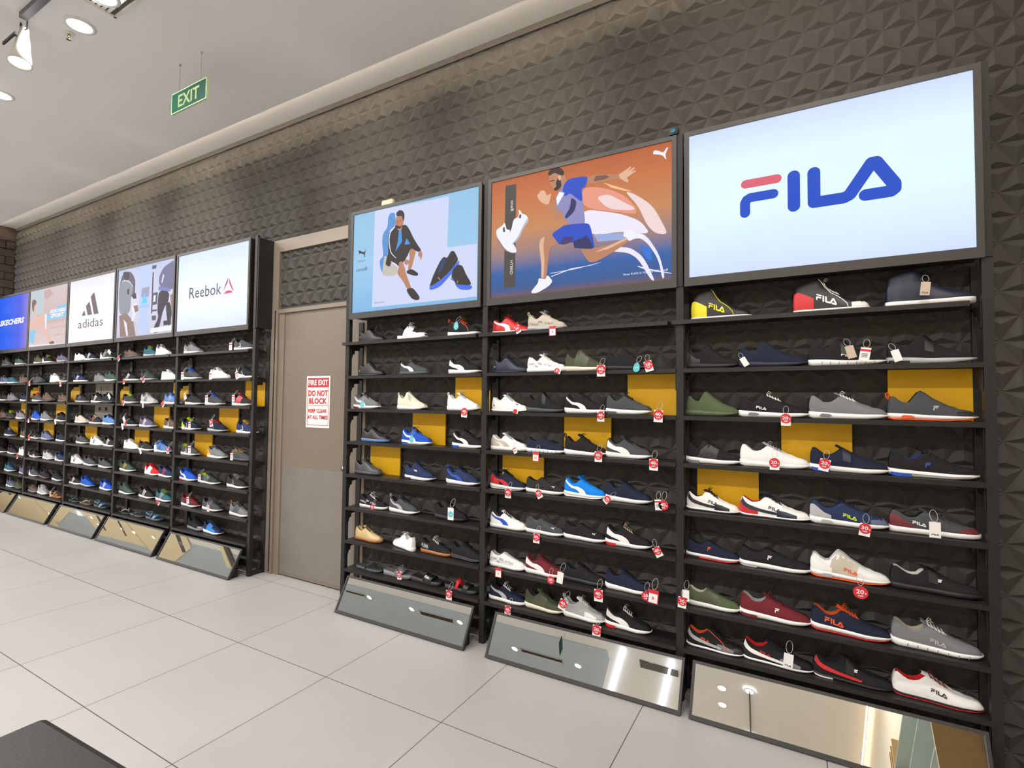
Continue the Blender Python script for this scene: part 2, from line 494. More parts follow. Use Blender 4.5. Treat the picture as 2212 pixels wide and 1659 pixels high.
# fire exit notice
M_WHITE = mat('sign_white', (236, 232, 230), 0.5, noise=0.01)
M_SRED = mat('sign_red', (196, 38, 46), 0.5, noise=0.02)
def flat_text(m, s, x0, z0, w, h, y, bold=0.02, mi=0, shear=0.0, space=1.0):
    vs, fs, _ = text2d(s, bold, shear, space)
    m.add([(x0 + u * w, y, z0 + v * h) for u, v in vs], fs, mi)
sx0, sx1, sz0, sz1 = -3.221, -2.930, 1.316, 1.756
sg = thing('fire_exit_notice', 'white and red FIRE EXIT DO NOT BLOCK notice on the beige door', 'sign', (sx0, 0.012, sz0))
m = MB(); m.box(0, .291, -.004, 0, 0, .44); m.build('notice_board', M_WHITE, sg)
m = MB()
m.box(.018, .273, -.0052, -.004, .345, .424)
for a in ((.018, .273, .02, .024), (.018, .273, .235 - .045, .238 - .045)):
    m.box(a[0], a[1], -.005, -.004, a[2], a[3])
m.box(.014, .018, -.005, -.004, .02, .424); m.box(.273, .277, -.005, -.004, .02, .424)
flat_text(m, 'DO NOT', .025, .268, .241, .052, -.0056, .03)
flat_text(m, 'BLOCK', .035, .203, .221, .050, -.0056, .03)
flat_text(m, 'KEEP CLEAR', .030, .128, .228, .032, -.0056, .03)
flat_text(m, 'AT ALL TIMES', .020, .072, .25, .033, -.0056, .03)
m.build('red_printing', M_SRED, sg)
m = MB(); flat_text(m, 'FIRE EXIT', .024, .362, .244, .046, -.0062, .03); m.build('white_lettering', M_WHITE, sg)

# EXIT sign on two wires
M_GREEN = mat('exit_green', (6, 62, 46), 0.7, noise=0.02, spec=.1)
M_LIME = mat('exit_lime', (216, 232, 140), 0.4, emit=0.75)
ex = thing('exit_sign', 'green hanging EXIT sign with pale yellow letters', 'sign', (-3.295, -1.0, 3.645))
m = MB(); m.box(-.217, .217, -.006, .006, 0, .145); m.build('sign_panel', M_GREEN, ex)
m = MB()
for a in ((-.22, .22, -.003, .002), (-.22, .22, .143, .148)): m.box(a[0], a[1], -.007, .007, a[2], a[3])
m.box(-.222, -.217, -.007, .007, 0, .145); m.box(.217, .222, -.007, .007, 0, .145)
m.build('sign_edge', mat('exit_edge', (170, 190, 130), 0.4, noise=0.01), ex)
m = MB(); flat_text(m, 'EXIT', -.135, .028, .27, .09, -.0068, .02); m.build('lettering', M_LIME, ex)
for wx in (-.135, .14):
    m = MB(); m.tube([(wx, 0, .146), (wx, 0, .352)], 0.0022, 5); m.tube([(wx, 0, .346), (wx, 0, .355)], 0.008, 8)
    m.build('hanging_wire', M_STEEL, ex)

# ceiling zones seen in the low mirrors
M_CG = mat('ceiling_grey_zone', (186, 198, 208), 0.9, noise=0.02, nscale=2)
M_CB = mat('ceiling_cream_zone', (238, 224, 190), 0.9, noise=0.02, nscale=2)
def raft(name, pts, mt, z0, z1, label=None, cat='ceiling panel'):
    ar = sum(pts[i][0] * pts[(i + 1) % len(pts)][1] - pts[(i + 1) % len(pts)][0] * pts[i][1] for i in range(len(pts)))
    if ar < 0: pts = pts[::-1]
    n = len(pts); m = MB()
    m.add([(x, y, z0) for x, y in pts] + [(x, y, z1) for x, y in pts], [tuple(range(n))[::-1], tuple(range(n, 2 * n))] + [(k, (k + 1) % n, n + (k + 1) % n, n + k) for k in range(n)])
    o = m.build(name, mt)
    if label: tag(o, label, cat)
    else: struct(o)
    return o
raft('ceiling_soffit', [(-37, -6.84), (-2.77, -6.84), (-2.77, -7.1), (-3.6, -9.69), (-37, -9.69)], M_CG, 3.985, 3.999)
raft('ceiling_raft', [(-17.6, -6.3), (-16.76, -6.3), (-17.04, -7.01), (-19.24, -8.18), (-20.6, -8.3), (-20.6, -6.3)], M_CB, 3.95, 3.984, 'cream angular ceiling panel reflected in the mirror under the pink triangle rack')
raft('ceiling_raft', [(-21.77, -6.3), (-20.7, -6.3), (-20.7, -7.77), (-21.62, -7.75), (-24.41, -7.84), (-24.0, -6.3)], M_CB, 3.95, 3.984, 'cream angular ceiling panel reflected in the mirror under the street photo rack')
raft('ceiling_raft', [(-28.6, -6.3), (-24.59, -6.3), (-27.84, -7.66), (-28.6, -7.8)], M_CB, 3.95, 3.984, 'cream angular ceiling panel reflected in the mirror under the three-bar rack')
raft('ceiling_raft', [(-36.9, -6.3), (-28.7, -6.3), (-28.7, -8.4), (-36.9, -8.4)], M_CB, 3.95, 3.984, 'cream ceiling panel reflected in the far left mirrors')
M_SLOT = mat('slot_grey', (92, 88, 84), 0.8, noise=0.05)
for k, (pts, mir) in enumerate((([(-17.44, -6.48), (-17.17, -6.46), (-17.68, -7.35), (-17.97, -7.44)], 'pink triangle'), ([(-21.35, -6.5), (-21.2, -6.5), (-21.66, -7.35), (-21.81, -7.38)], 'street photo'),
             ([(-23.0, -6.51), (-22.8, -6.51), (-23.3, -7.39), (-23.45, -7.37)], 'three-bar'), ([(-14.75, -6.40), (-14.56, -6.39), (-14.83, -7.24), (-15.2, -7.5)], 'pink triangle'))):
    raft('ceiling_slot', pts, M_SLOT, 3.945, 3.9499 if k != 3 else 3.984, 'dark %s slot in the ceiling reflected in the %s mirror' % ('slanting' if k != 3 else 'wide end', mir), 'ceiling slot')
raft('ceiling_slot', [(-2.15, -6.86), (-1.46, -6.91), (-1.48, -7.1), (-2.17, -7.1)], M_SLOT, 3.985, 3.9995, 'dark ceiling recess around a downlight in the running man mirror', 'ceiling slot')
raft('ceiling_strip', [(-14.97, -6.41), (-14.78, -6.41), (-15.31, -7.57), (-15.58, -7.59)], M_CB, 3.95, 3.984, 'narrow cream ceiling strip reflected in the pink triangle mirror')
for (xa, ya, xb, yb, w_) in ((-2.41, -6.6, -3.02, -8.45, 'left'), (-1.53, -6.6, -1.99, -8.5, 'right')):
    m = MB(); m.tube([(xa, ya, 3.955), (xb, yb, 3.955)], .022, 10)
    o = m.build('tube_light', mat('tube_glow', (236, 240, 255), emit=6.0), smooth=False); tag(o, 'long white tube light, %s one reflected in the mirror under the running man' % w_, 'tube light')
m = MB(); m.tube([(-.29, -6.92, 3.97), (-.34, -8.36, 3.97)], .012, 6); o = m.build('lighting_track', mat('track_dark', (60, 58, 62), 0.5, noise=.02)); tag(o, 'thin dark lighting track reflected in the mirror under the red-blue logo', 'lighting track')
ex2 = thing('exit_sign', 'small green exit sign reflected in the mirror under the running man', 'sign', (-3.58, -6.6, 3.64), R(78))
m = MB(); m.box(-.22, .22, -.006, .006, 0, .15); m.build('sign_panel', M_GREEN, ex2)
m = MB(); m.tube([(0, 0, .15), (0, 0, .345)], .003, 5); m.build('hanging_wire', mat('wire_grey', (120, 120, 120), 0.4, noise=.02), ex2)

# ceiling fittings
M_LAMP = mat('lamp_glow', (255, 252, 250), emit=9.0)
M_RIM = mat('lamp_rim', (225, 223, 220), 0.4, noise=0.01)
DL_LABEL = {0: 'round glowing ceiling downlight beside the small sprinkler', 1: 'round ceiling downlight cut by the left photo edge',
            2: 'round ceiling downlight just above the top photo edge'}
for i, (dx, dy) in enumerate(DOWN + [(-.29, -6.92), (-.34, -8.36), (-3.13, -1.60)]):
    lab = 'glowing lamp over the slatted grille, cut by the top photo edge' if dx == -3.13 else DL_LABEL.get(i, 'round ceiling downlight showing only as a glint in the low mirrors')
    d = thing('downlight', lab, 'ceiling light', (dx, dy, CEIL - (.05 if (dx < -16.8 and -8 < dy < -6.3) else .015 if (dx < -2.9 and dy < -6.9) else .03 if dx > -.4 and dy < -6 or dx == -3.13 else 0)), group='ceiling downlights' if i > 2 and dx != -3.13 else None)
    m = MB()
    n = 28
    vs = []
    for rr, zz in ((.088, 0), (.088, -.006), (.070, -.010), (.066, -.004)):
        vs += [(rr * math.cos(2 * math.pi * k / n), rr * math.sin(2 * math.pi * k / n), zz) for k in range(n)]
    m.add(vs, [(j * n + k, j * n + (k + 1) % n, (j + 1) * n + (k + 1) % n, (j + 1) * n + k) for j in range(3) for k in range(n)])
    m.build('rim', M_RIM, d, True)
    m = MB(); m.disc((0, 0, -.004), .066, 'z', .002, 28); m.build('diffuser', M_LAMP, d)

# air grille
M_GRIL = mat('grille_enamel', (214, 208, 200), 0.5, noise=0.02)
def grille(x0, x1, y0, y1, label):
    g = thing('air_grille', label, 'air vent', ((x0 + x1) / 2, (y0 + y1) / 2, CEIL - (.015 if y0 < -6 else 0)), group='ceiling air grilles')
    w, d = (x1 - x0) / 2, (y1 - y0) / 2
    m = MB(); m.box(-w, w, -d, d, -.004, -.001); m.build('dark_opening', mat('vent_grey', (84, 80, 76), .7, noise=.05), g)
    m = MB()
    for a in ((-w, w, -d, -d + .015), (-w, w, d - .015, d), (-w, -w + .015, -d, d), (w - .015, w, -d, d)):
        m.box(a[0], a[1], a[2], a[3], -.014, 0)
    m.build('frame', M_GRIL, g)
    m = MB()
    k = int((2 * d - .03) / .028)
    for j in range(k):
        yy = -d + .026 + j * .028
        m.add([(-w + .01, yy - .006, -.003), (w - .01, yy - .006, -.003), (w - .01, yy + .011, -.013), (-w + .01, yy + .011, -.013),
               (-w + .01, yy - .004, -.002), (w - .01, yy - .004, -.002), (w - .01, yy + .010, -.012), (-w + .01, yy + .010, -.012)],
              [(0, 1, 2, 3), (7, 6, 5, 4), (0, 4, 5, 1), (3, 2, 6, 7)])
    m.build('louvres', M_GRIL, g)
grille(-3.30, -1.9, -1.68, -1.46, 'slatted white air grille at the top edge of the ceiling')
grille(-7.53, -6.53, -7.33, -7.15, 'slatted air grille reflected in the mirror under the seated man')
grille(-10.0, -9.3, -7.22, -7.10, 'slatted air grille at the corner of the seated man mirror')
grille(-4.89, -3.88, -7.72, -7.58, 'slatted air grille reflected in the mirror under the running man')

# sprinkler
sp = thing('sprinkler', 'small metal fire sprinkler beside the ceiling downlight', 'sprinkler', (-3.755, -1.54, CEIL))
m = MB(); m.disc((0, 0, -.008), .032, 'z', .008, 20); m.build('escutcheon', M_RIM, sp)
m = MB(); m.tube([(0, 0, -.008), (0, 0, -.03)], .007, 8); m.disc((0, 0, -.045), .014, 'z', .002, 14)
m.tube([(-.009, 0, -.012), (-.011, 0, -.03), (0, 0, -.045)], .002, 5); m.tube([(.009, 0, -.012), (.011, 0, -.03), (0, 0, -.045)], .002, 5)
m.build('sprinkler_head', mat('brass_dull', (120, 105, 80), 0.35, 0.9, noise=0.03), sp)

# lighting track and white spotlight
M_TRACK = mat('track_grey', (92, 90, 100), 0.4, 0.4, noise=0.02)
tr = MB(); tr.box(-3.80, 0.9, -1.78, -1.74, 3.965, 4.0); tr.box(-9.0, -4.6, -1.78, -1.74, 3.965, 4.0)
tr = tr.build('lighting_track', M_TRACK); tag(tr, 'grey lighting track on the ceiling in the top left corner', 'lighting track')
spt = thing('spotlight', 'white conical track spotlight pointing down in the top left corner', 'spotlight', (-3.86, -1.74, 3.83))
M_SPOT = mat('spot_white', (196, 194, 186), 0.35, noise=0.01)
m = MB()
n = 24; vs = []
prof = [(a * 1.22, b * 1.22) for a, b in ((.001, .10), (.018, .10), (.022, .06), (.030, .02), (.036, -.03), (.052, -.115), (.047, -.115), (.043, -.10))]
sc_ = 1.22
tilt = Matrix.Rotation(R(-8), 3, 'Y') @ Matrix.Rotation(R(-6), 3, 'X')
for rr, zz in prof:
    vs += [tilt @ Vector((rr * math.cos(2 * math.pi * k / n), rr * math.sin(2 * math.pi * k / n), zz)) for k in range(n)]
m.add(vs, [(j * n + k, j * n + (k + 1) % n, (j + 1) * n + (k + 1) % n, (j + 1) * n + k) for j in range(len(prof) - 1) for k in range(n)])
m.build('lamp_shade', M_SPOT, spt, True)
m = MB()
c = tilt @ Vector((0, 0, -.10))
m.add([tilt @ Vector((.052 * math.cos(2 * math.pi * k / n), .052 * math.sin(2 * math.pi * k / n), -.127)) for k in range(n)], [tuple(range(n))])
m.build('lens', M_LAMP, spt)
m = MB(); m.box(-.17, .035, -.05, -.04, .03, .048); m.tube([(-.0, -.045, .04), (0, 0, .04)], .006, 6)
m.tube([(-.04, 0, .1), (-.04, 0, .16)], .006, 6); m.tube([(.025, 0, .09), (.03, .01, .10), (.03, .01, .16)], .004, 6)
m.build('bracket', mat('black_metal', (28, 27, 30), 0.4, 0.3, noise=0.05), spt)

for sx_, pw in SPOTS:
    t_ = thing('spotlight', 'white track spotlight turned towards the top of the relief wall', 'spotlight', (sx_, -1.70, 3.86), group='wall washing spotlights')
    m = MB(); vs = []
    tl = Matrix.Rotation(R(73), 3, 'X')
    pf = [(.001, .10), (.020, .10), (.03, .02), (.05, -.09), (.046, -.09), (.03, -.03)]
    for rr, zz in pf:
        vs += [tl @ Vector((rr * math.cos(2 * math.pi * k / 16), rr * math.sin(2 * math.pi * k / 16), zz)) for k in range(16)]
    m.add(vs, [(j * 16 + k, j * 16 + (k + 1) % 16, (j + 1) * 16 + (k + 1) % 16, (j + 1) * 16 + k) for j in range(len(pf) - 1) for k in range(16)])
    m.build('lamp_shade', M_SPOT, t_, True)
    m = MB(); m.tube([(0, -.06, 0), (0, -.06, .14)], .006, 6); m.build('bracket', mat('black_metal', (28, 27, 30), 0.4, 0.3, noise=0.05), t_)

# oak and glass display on the right hand wall, met only in the mirror
M_OAK = mat('oak_slat', (196, 162, 112), 0.5, noise=0.15, nscale=12)
M_GLS = mat('pale_glass', (200, 214, 206), 0.08, noise=0.01)
du = thing('display_stand', 'oak slatted shoe display reflected in the mirror under the red-blue logo', 'display stand', (1.28, -2.2, 0))
m = MB(); m.box(.10, .115, -1.0, 1.0, 0, 1.6); m.build('back_panel', mat('display_back', (176, 178, 166), 0.6, noise=.02), du)
for sy in (-1.0, -.9, -.78, .98):
    m = MB(); m.box(-.12, .10, sy - .012, sy + .012, 0, 1.64); m.build('oak_post', M_OAK, du)
for zz in (.35, .7, 1.05, 1.4):
    m = MB(); m.box(-.12, .10, -.766, .966, zz, zz + .012); m.build('glass_shelf', M_GLS, du)

# black bench in the bottom left corner
M_LEATHER = mat('black_leather', (31, 28, 27), 0.5, noise=0.12, nscale=60, bump=0.3)
def rounded_slab(m, x0, x1, y0, y1, z0, z1, r=.03):
    lv = [(z0, r), (z0, 0), (z1 - r * .8, 0), (z1 - r * .3, r * .25), (z1, r * .9)]
    ring = []
    for z, ins in lv:
        vs = []
        for cx, cy, a0 in ((x1 - r, y1 - r, 0), (x0 + r, y1 - r, 90), (x0 + r, y0 + r, 180), (x1 - r, y0 + r, 270)):
            for k in range(5):
                a = R(a0 + k * 22.5); rr = max(r - ins, .001)
                vs.append((cx + rr * math.cos(a), cy + rr * math.sin(a), z))
        ring.append(vs)
    n = 20
    m.add([v for q in ring for v in q], [(j * n + k, j * n + (k + 1) % n, (j + 1) * n + (k + 1) % n, (j + 1) * n + k) for j in range(len(lv) - 1) for k in range(n)]
          + [tuple(range(n))[::-1], tuple(range((len(lv) - 1) * n, len(lv) * n))])
bn = thing('bench', 'black leather fitting bench in the bottom left corner', 'bench', (-1.115, -2.606, 0), R(2.6))
m = MB(); rounded_slab(m, -.64, .64, -.44, .44, .3, .45, .03); m.build('seat', M_LEATHER, bn, False)
for lx in (-.5, .5):
    for ly in (-.32, .32):
        m = MB(); m.box(lx - .025, lx + .025, ly - .025, ly + .025, 0, .3); m.build('leg', M_DARK, bn)
# ---------------------------------------------------------------- racks, lit boxes, mirrors
SHELF_Z = [2.0, 1.74, 1.488, 1.238, 0.988, 0.738, 0.488, 0.275]
M_RACK = mat('rack_black', (38, 37, 35), 0.5, noise=0.1, nscale=30, spec=0.35)
M_SHELF = mat('shelf_black', (36, 34, 33), 0.42, noise=0.12, nscale=25, spec=0.4)
M_BOX = mat('box_frame_charcoal', (58, 55, 52), 0.5, 0.0, noise=0.05, nscale=20)
M_BOXSIDE = mat('box_side_black', (30, 29, 28), 0.55, noise=0.05)
M_YEL = mat('mustard_board', (240, 184, 0), 0.55, noise=0.05, nscale=6)
M_MIRROR = mat('mirror_glass', (238, 239, 237), 0.0, 1.0)
BAYS = {  # code: (panel x0, panel x1, left post x, right post x, phrase, poster)
 'F': (0.0, 1.17, -.048, 1.202, 'red-blue logo', 'fila'),
 'Q': (-1.247, -.084, -1.288, -.048, 'running man', 'runner'),
 'P': (-2.507, -1.341, -2.555, -1.288, 'seated man', 'seated'),
 'R': (-4.979, -3.818, -4.967, -3.722, 'pink triangle', 'delta'),
 'A': (-6.221, -5.055, -6.182, -4.967, 'street photo', 'street'),
 'D': (-7.443, -6.289, -7.425, -6.182, 'three-bar logo', 'bars'),
 'S': (-8.657, -7.503, -8.655, -7.425, 'sitting woman', 'sitting'),
 'B': (-9.83, -8.71, -9.835, -8.655, 'blue logo', 'blue')}
ENDS = {'F', 'R'}
YELLOW = {'F': (.873, 1.178, .427, .73, .016, .321), 'Q': (-.375, -.088, -.779, -.475, -1.225, -.92), 'P': (-1.62, -1.33, -2.006, -1.703, -2.425, -2.122),
 'R': (-4.04, -3.745, -4.445, -4.139, -4.856, -4.551), 'A': (-5.285, -4.985, -5.654, -5.350, -6.049, -5.746), 'D': (-6.50, -6.20, None, None, -7.262, -6.963),
 'S': (-7.745, -7.445, -8.12, -7.815, -8.487, -8.180), 'B': (-8.98, -8.68, -9.291, -8.99, -9.70, -9.395)}
MIRROR = {'F': (.022, 1.167), 'Q': (-1.166, -.018), 'P': (-2.467, -1.326), 'R': (-4.932, -3.768), 'A': (-6.20, -5.03), 'D': (-7.41, -6.27), 'S': (-8.70, -7.51), 'B': (-9.84, -8.78)}
PCOL = dict(lav=(206, 214, 246), shd=(84, 146, 212), stone=(196, 190, 180), skin=(186, 128, 98), sklt=(226, 180, 152), ink=(48, 42, 42), tee=(66, 146, 230),
 bsole=(66, 110, 232), navy=(40, 60, 110), gold=(170, 140, 60), pink=(232, 152, 130), glow=(236, 230, 250), peach=(240, 190, 140), pglow=(240, 214, 214),
 lblue=(150, 170, 220), mblue=(44, 112, 214), ink2=(74, 68, 64), ink3=(40, 44, 96), shd2=(150, 120, 110), lgrey=(180, 186, 206), tat=(120, 84, 74),
 hair=(44, 34, 36), lavs=(140, 138, 190), blue2=(28, 74, 196), dblu=(60, 50, 110), white=(240, 240, 250), mag=(222, 78, 140), mgd=(130, 60, 90),
 adi=(112, 100, 106), lgry=(186, 200, 206), brk=(196, 164, 162), brk2=(202, 170, 162), lblu=(130, 196, 240), skpk=(226, 182, 166), top=(206, 190, 200), hairb=(124, 88, 84),
 col=(190, 206, 244), dgr=(160, 162, 186), dk=(62, 54, 68), dgr2=(84, 86, 112), arm=(100, 92, 110), jer=(146, 150, 160), adk=(70, 64, 76), brp=(150, 122, 116),
 run=(112, 112, 150), sht=(120, 132, 196), ska=(160, 130, 130), cy=(96, 204, 250), rbk=(70, 76, 104), red=(222, 96, 116), blu=(12, 74, 200))
def panel_mat(name, stops, vertical=True, strength=1.1):
    m = bpy.data.materials.new(name); m.use_nodes = True
    nt = m.node_tree; N = nt.nodes; L = nt.links
    b = N['Principled BSDF']
    tc = N.new('ShaderNodeTexCoord'); sp = N.new('ShaderNodeSeparateXYZ'); L.new(tc.outputs['Generated'], sp.inputs[0])
    rp = N.new('ShaderNodeValToRGB')
    L.new(sp.outputs[2 if vertical else 0], rp.inputs[0])
    el = rp.color_ramp.elements
    for i, (p, c) in enumerate(stops):
        e = el[i] if i < 2 else el.new(p)
        e.position = p; e.color = lin(c) + (1,)
    nz = N.new('ShaderNodeTexNoise'); nz.inputs['Scale'].default_value = 2.5; L.new(tc.outputs['Generated'], nz.inputs['Vector'])
    mx = N.new('ShaderNodeMix'); mx.data_type = 'RGBA'; mx.blend_type = 'MULTIPLY'; mx.inputs[0].default_value = 0.10
    L.new(rp.outputs[0], mx.inputs[6]); L.new(nz.outputs['Fac'], mx.inputs[7])
    L.new(mx.outputs[2], b.inputs['Emission Color'])
    b.inputs['Emission Strength'].default_value = strength
    b.inputs['Base Color'].default_value = (.02, .02, .02, 1); b.inputs['Roughness'].default_value = .6; b.inputs['Specular IOR Level'].default_value = .12
    return m
PANELMAT = {
 'fila': panel_mat('lit_panel_pale_blue', [(0, (206, 220, 250)), (1, (202, 216, 246)), (.45, (224, 248, 255)), (.75, (222, 244, 255))]),
 'delta': panel_mat('lit_panel_white', [(0, (222, 228, 252)), (1, (212, 226, 255)), (.45, (244, 255, 255))]),
 'bars': panel_mat('lit_panel_milk', [(0, (246, 246, 252)), (1, (226, 226, 232)), (.4, (255, 255, 255))]),
 'seated': panel_mat('lit_panel_sky', [(0, (132, 190, 236)), (1, (150, 200, 236)), (.5, (160, 208, 244))], strength=.97),
 'runner': panel_mat('lit_panel_orange', [(0, (120, 84, 84)), (1, (188, 96, 50)), (.06, (50, 90, 150)), (.2, (44, 96, 170)), (.36, (160, 130, 130)), (.55, (206, 140, 90)), (.8, (206, 118, 66))], strength=.97),
 'street': panel_mat('lit_panel_street', [(0, (206, 206, 226)), (1, (196, 206, 240)), (.5, (226, 224, 246))], strength=.97),
 'sitting': panel_mat('lit_panel_brick', [(0, (224, 206, 206)), (1, (216, 196, 200)), (.5, (212, 186, 184))], strength=.97),
 'blue': panel_mat('lit_panel_cobalt', [(0, (0, 96, 250)), (1, (140, 120, 220)), (.45, (0, 90, 245)), (.75, (50, 80, 235))], vertical=False, strength=.97)}
FILA_ST = [(44, [(279, 449), (420, 449)]), (47, [(276, 300), (276, 352), (284, 368), (300, 376), (404, 376)]), (54, [(494, 447), (494, 297)]),
           (54, [(579, 445), (579, 300), (700, 300), (722, 310), (808, 443), (824, 443), (890, 330), (890, 306), (878, 297), (784, 297)])]
FILA2D = strokes2d(FILA_ST)
def fila_unit():
    vs, fs, dp = FILA2D
    return [((x - 250) / 667.0, (z - 273) / 198.0) for x, z in vs], fs, dp
BOX_LABEL = {'fila': 'lit white sign box with large red and blue lettering', 'runner': 'lit orange poster box showing a running man in blue',
 'seated': 'lit pale blue poster box showing a seated man and two shoes', 'delta': 'lit white sign box with grey lettering and a pink triangle',
 'street': 'lit grey street photo poster box with a runner and blue logo', 'bars': 'lit white sign box with three grey bars and lettering',
 'sitting': 'lit pink poster box with a sitting woman and white lettering', 'blue': 'lit cobalt blue sign box with white slanted lettering'}
def light_box(code):
    x0, x1, pl, pr, ph, key = BAYS[code]
    lab = BOX_LABEL[key]
    t = thing('sign_box', lab, 'sign box', (x0, -.16, 2.19), group='lit sign boxes above the racks')
    w = x1 - x0
    H = .82
    m = MB()
    m.box(-.012, w + .012, 0, .135, 0, H)
    m.build('box_body', M_BOXSIDE, t)
    for px in [pl] + ([pr] if code in ENDS else []):
        m = MB(); m.box(px - .0165 - x0, px + .0165 - x0, -.004, .02, -.008, .83); m.build('side_post', M_RACK, t)
    if code == 'R':
        m = MB(); m.box(pr + .017 - x0, pr + .033 - x0, 0, .155, 0, .81); m.build('side_panel', M_BOXSIDE, t)
    m = MB()
    f0, f1 = -.014, 0.0
    m.box(-.022, w + .022, f0, f1, -.012, .034); m.box(-.022, w + .022, f0, f1, .800, H + .004)
    m.box(-.022, .003, f0, f1, .034, .800); m.box(w - .003, w + .022, f0, f1, .034, .800)
    m.build('box_frame', M_BOX, t)
    m = MB(); m.box(0, w, -.006, -.0005, .034, .800)
    m.build('lit_panel', PANELMAT[key], t)
    polys, strokes, texts = POSTERS[key]
    cols = []
    def ci(c):
        if c not in cols: cols.append(c)
        return cols.index(c)
    m = MB(); y = -.0063
    for ln in polys.split('\n'):
        if not ln.strip(): continue
        a = ln.split(); pts = [tuple(int(q) / 1000 for q in s.split(',')) for s in a[1:]]
        if len(pts) > 5 and a[0] not in ('sklt', 'lav', 'mag', 'col', 'ink2', 'adi'):
            for _ in range(2):   # soften the outline
                pts = [q for i in range(len(pts)) for q in ((pts[i][0] * .8 + pts[(i + 1) % len(pts)][0] * .2, pts[i][1] * .8 + pts[(i + 1) % len(pts)][1] * .2), (pts[i][0] * .2 + pts[(i + 1) % len(pts)][0] * .8, pts[i][1] * .2 + pts[(i + 1) % len(pts)][1] * .8))]
        if len(pts) > 2:
            pts = [(min(max(px, .001), w - .001), min(max(pz, .001), .764)) for px, pz in pts]
            ar = sum(pts[i][0] * pts[(i + 1) % len(pts)][1] - pts[(i + 1) % len(pts)][0] * pts[i][1] for i in range(len(pts)))
            if ar < 0: pts = pts[::-1]
            m.add([(px, y, pz + .035) for px, pz in pts], [tuple(range(len(pts)))], ci(a[0])); y -= .00012
    if key == 'fila':
        for i, stk in enumerate(FILA_ST):
            vs, fs, dp = strokes2d([stk])
            m.add([(px / 1000, y - d_, pz / 1000 + .035) for (px, pz), d_ in zip(vs, dp)], fs, ci('red' if i == 0 else 'blu'))
    for s, c, tx, tz, tw, th in texts:
        shear = .25 if key in ('blue', 'sitting') else 0
        flat_text(m, s, tx / 1000, tz / 1000 + .035, tw / 1000, th / 1000, y, .05 if key in ('blue', 'sitting') else .0 if key != 'seated' else -.005, ci(c), shear); y -= .0002
    if key == 'runner':   # two upright captions on the dark band
        for s, cx, cz, h, wd in (('one8', .150, .55, .07, .022), ('HYBRID', .150, .14, .09, .02)):
            vs, fs, _ = text2d(s)
            m.add([(cx + v * wd, y - .0002, cz + .035 + (1 - u) * h) for u, v in vs], fs, ci('white'))
    if m.v:
        mats = [mat('print_' + c, PCOL[c], emit=1.0) for c in cols]
        m.build('printed_picture', mats, t)
for c in BAYS: light_box(c)

def rack(code):
    x0, x1, pl, pr, ph, key = BAYS[code]
    t = thing('shoe_rack', 'black open shoe rack with eight shelves under the %s %s' % (ph, 'box' if 'logo' in ph or 'triangle' in ph else 'poster'), 'shelf rack', ((pl + pr) / 2, -.08, 0), group='shoe racks along the wall')
    ox, oy = (pl + pr) / 2, -.08
    ends = [pl] + ([pr] if code in ENDS else [])
    for px in ends:
        m = MB(); m.box(px - .019 - ox, px + .019 - ox, -.16 - oy, -.128 - oy, 0, 2.18)
        m.build('front_post', M_RACK, t)
        m = MB(); m.box(px - .024 - ox, px + .024 - ox, -.022 - oy, -.005 - oy, 0, 2.176); m.build('rear_post', M_RACK, t)
        m = MB(); m.box(px - .015 - ox, px + .015 - ox, -.128 - oy, -.022 - oy, .01, .035); m.build('foot_rail', M_RACK, t)
    for i, z in enumerate(SHELF_Z):
        xa, xb = pl + .02, pr - .02
        ya, yb = -.17, -.006
        if i == 0:
            xa, xb, ya = pl - .04, pr - .062, -.176
            if code == 'B': xa = pl
            if code == 'A': xa = pl - .10; xb = pr - .12
            if code == 'R': xa = pl - .10
        m = MB(); m.box(xa - ox, xb - ox, (ya if i == 0 else -.17) - oy, -.1605 - oy, z - .022, z); m.box(max(xa, pl + .021) - ox, min(xb, pr - .021) - ox, -.1605 - oy, yb - oy, z - .016, z)
        m.build('shelf', M_SHELF, t)
        for px, sg_ in ((pl + .021, 1), (pr - .021, -1)):
            pr2 = [(-.155, 0), (-.155, -.10), (-.128, -.10), (-.122, -.075), (-.104, -.07), (-.104, -.045), (-.05, -.04), (-.05, -.016), (-.01, -.016), (-.01, 0)]
            n = len(pr2); xx0, xx1 = (px, px + .003) if sg_ > 0 else (px - .003, px)
            m = MB(); m.add([(xx0 - ox, a - oy, z - .016 + b) for a, b in pr2] + [(xx1 - ox, a - oy, z - .016 + b) for a, b in pr2],
                            [tuple(range(n)), tuple(range(2 * n - 1, n - 1, -1))] + [(k, n + k, n + (k + 1) % n, (k + 1) % n) for k in range(n)])
            m.build('bracket', M_RACK, t)
for c in BAYS: rack(c)

NAMES = {'F': 'red-blue logo', 'Q': 'running man', 'P': 'seated man', 'R': 'pink triangle', 'A': 'street photo', 'D': 'three-bar logo', 'S': 'sitting woman', 'B': 'blue logo'}
for c, q in YELLOW.items():
    for j, (rw, h) in enumerate(((2, .236), (3, .235), (4, .234))):
        a, b = q[2 * j], q[2 * j + 1]
        if a is None: continue
        z = SHELF_Z[rw]
        m = MB(); m.box(a, b, -.020, -.009, z, z + h - .003)
        if c in 'ADSB' and b is not None: pass
        o = m.build('yellow_board', M_YEL)
        tag(o, 'mustard yellow back board on the %s shelf under the %s' % (('third', 'fourth', 'fifth')[j], NAMES[c]), 'panel', 'mustard back boards')
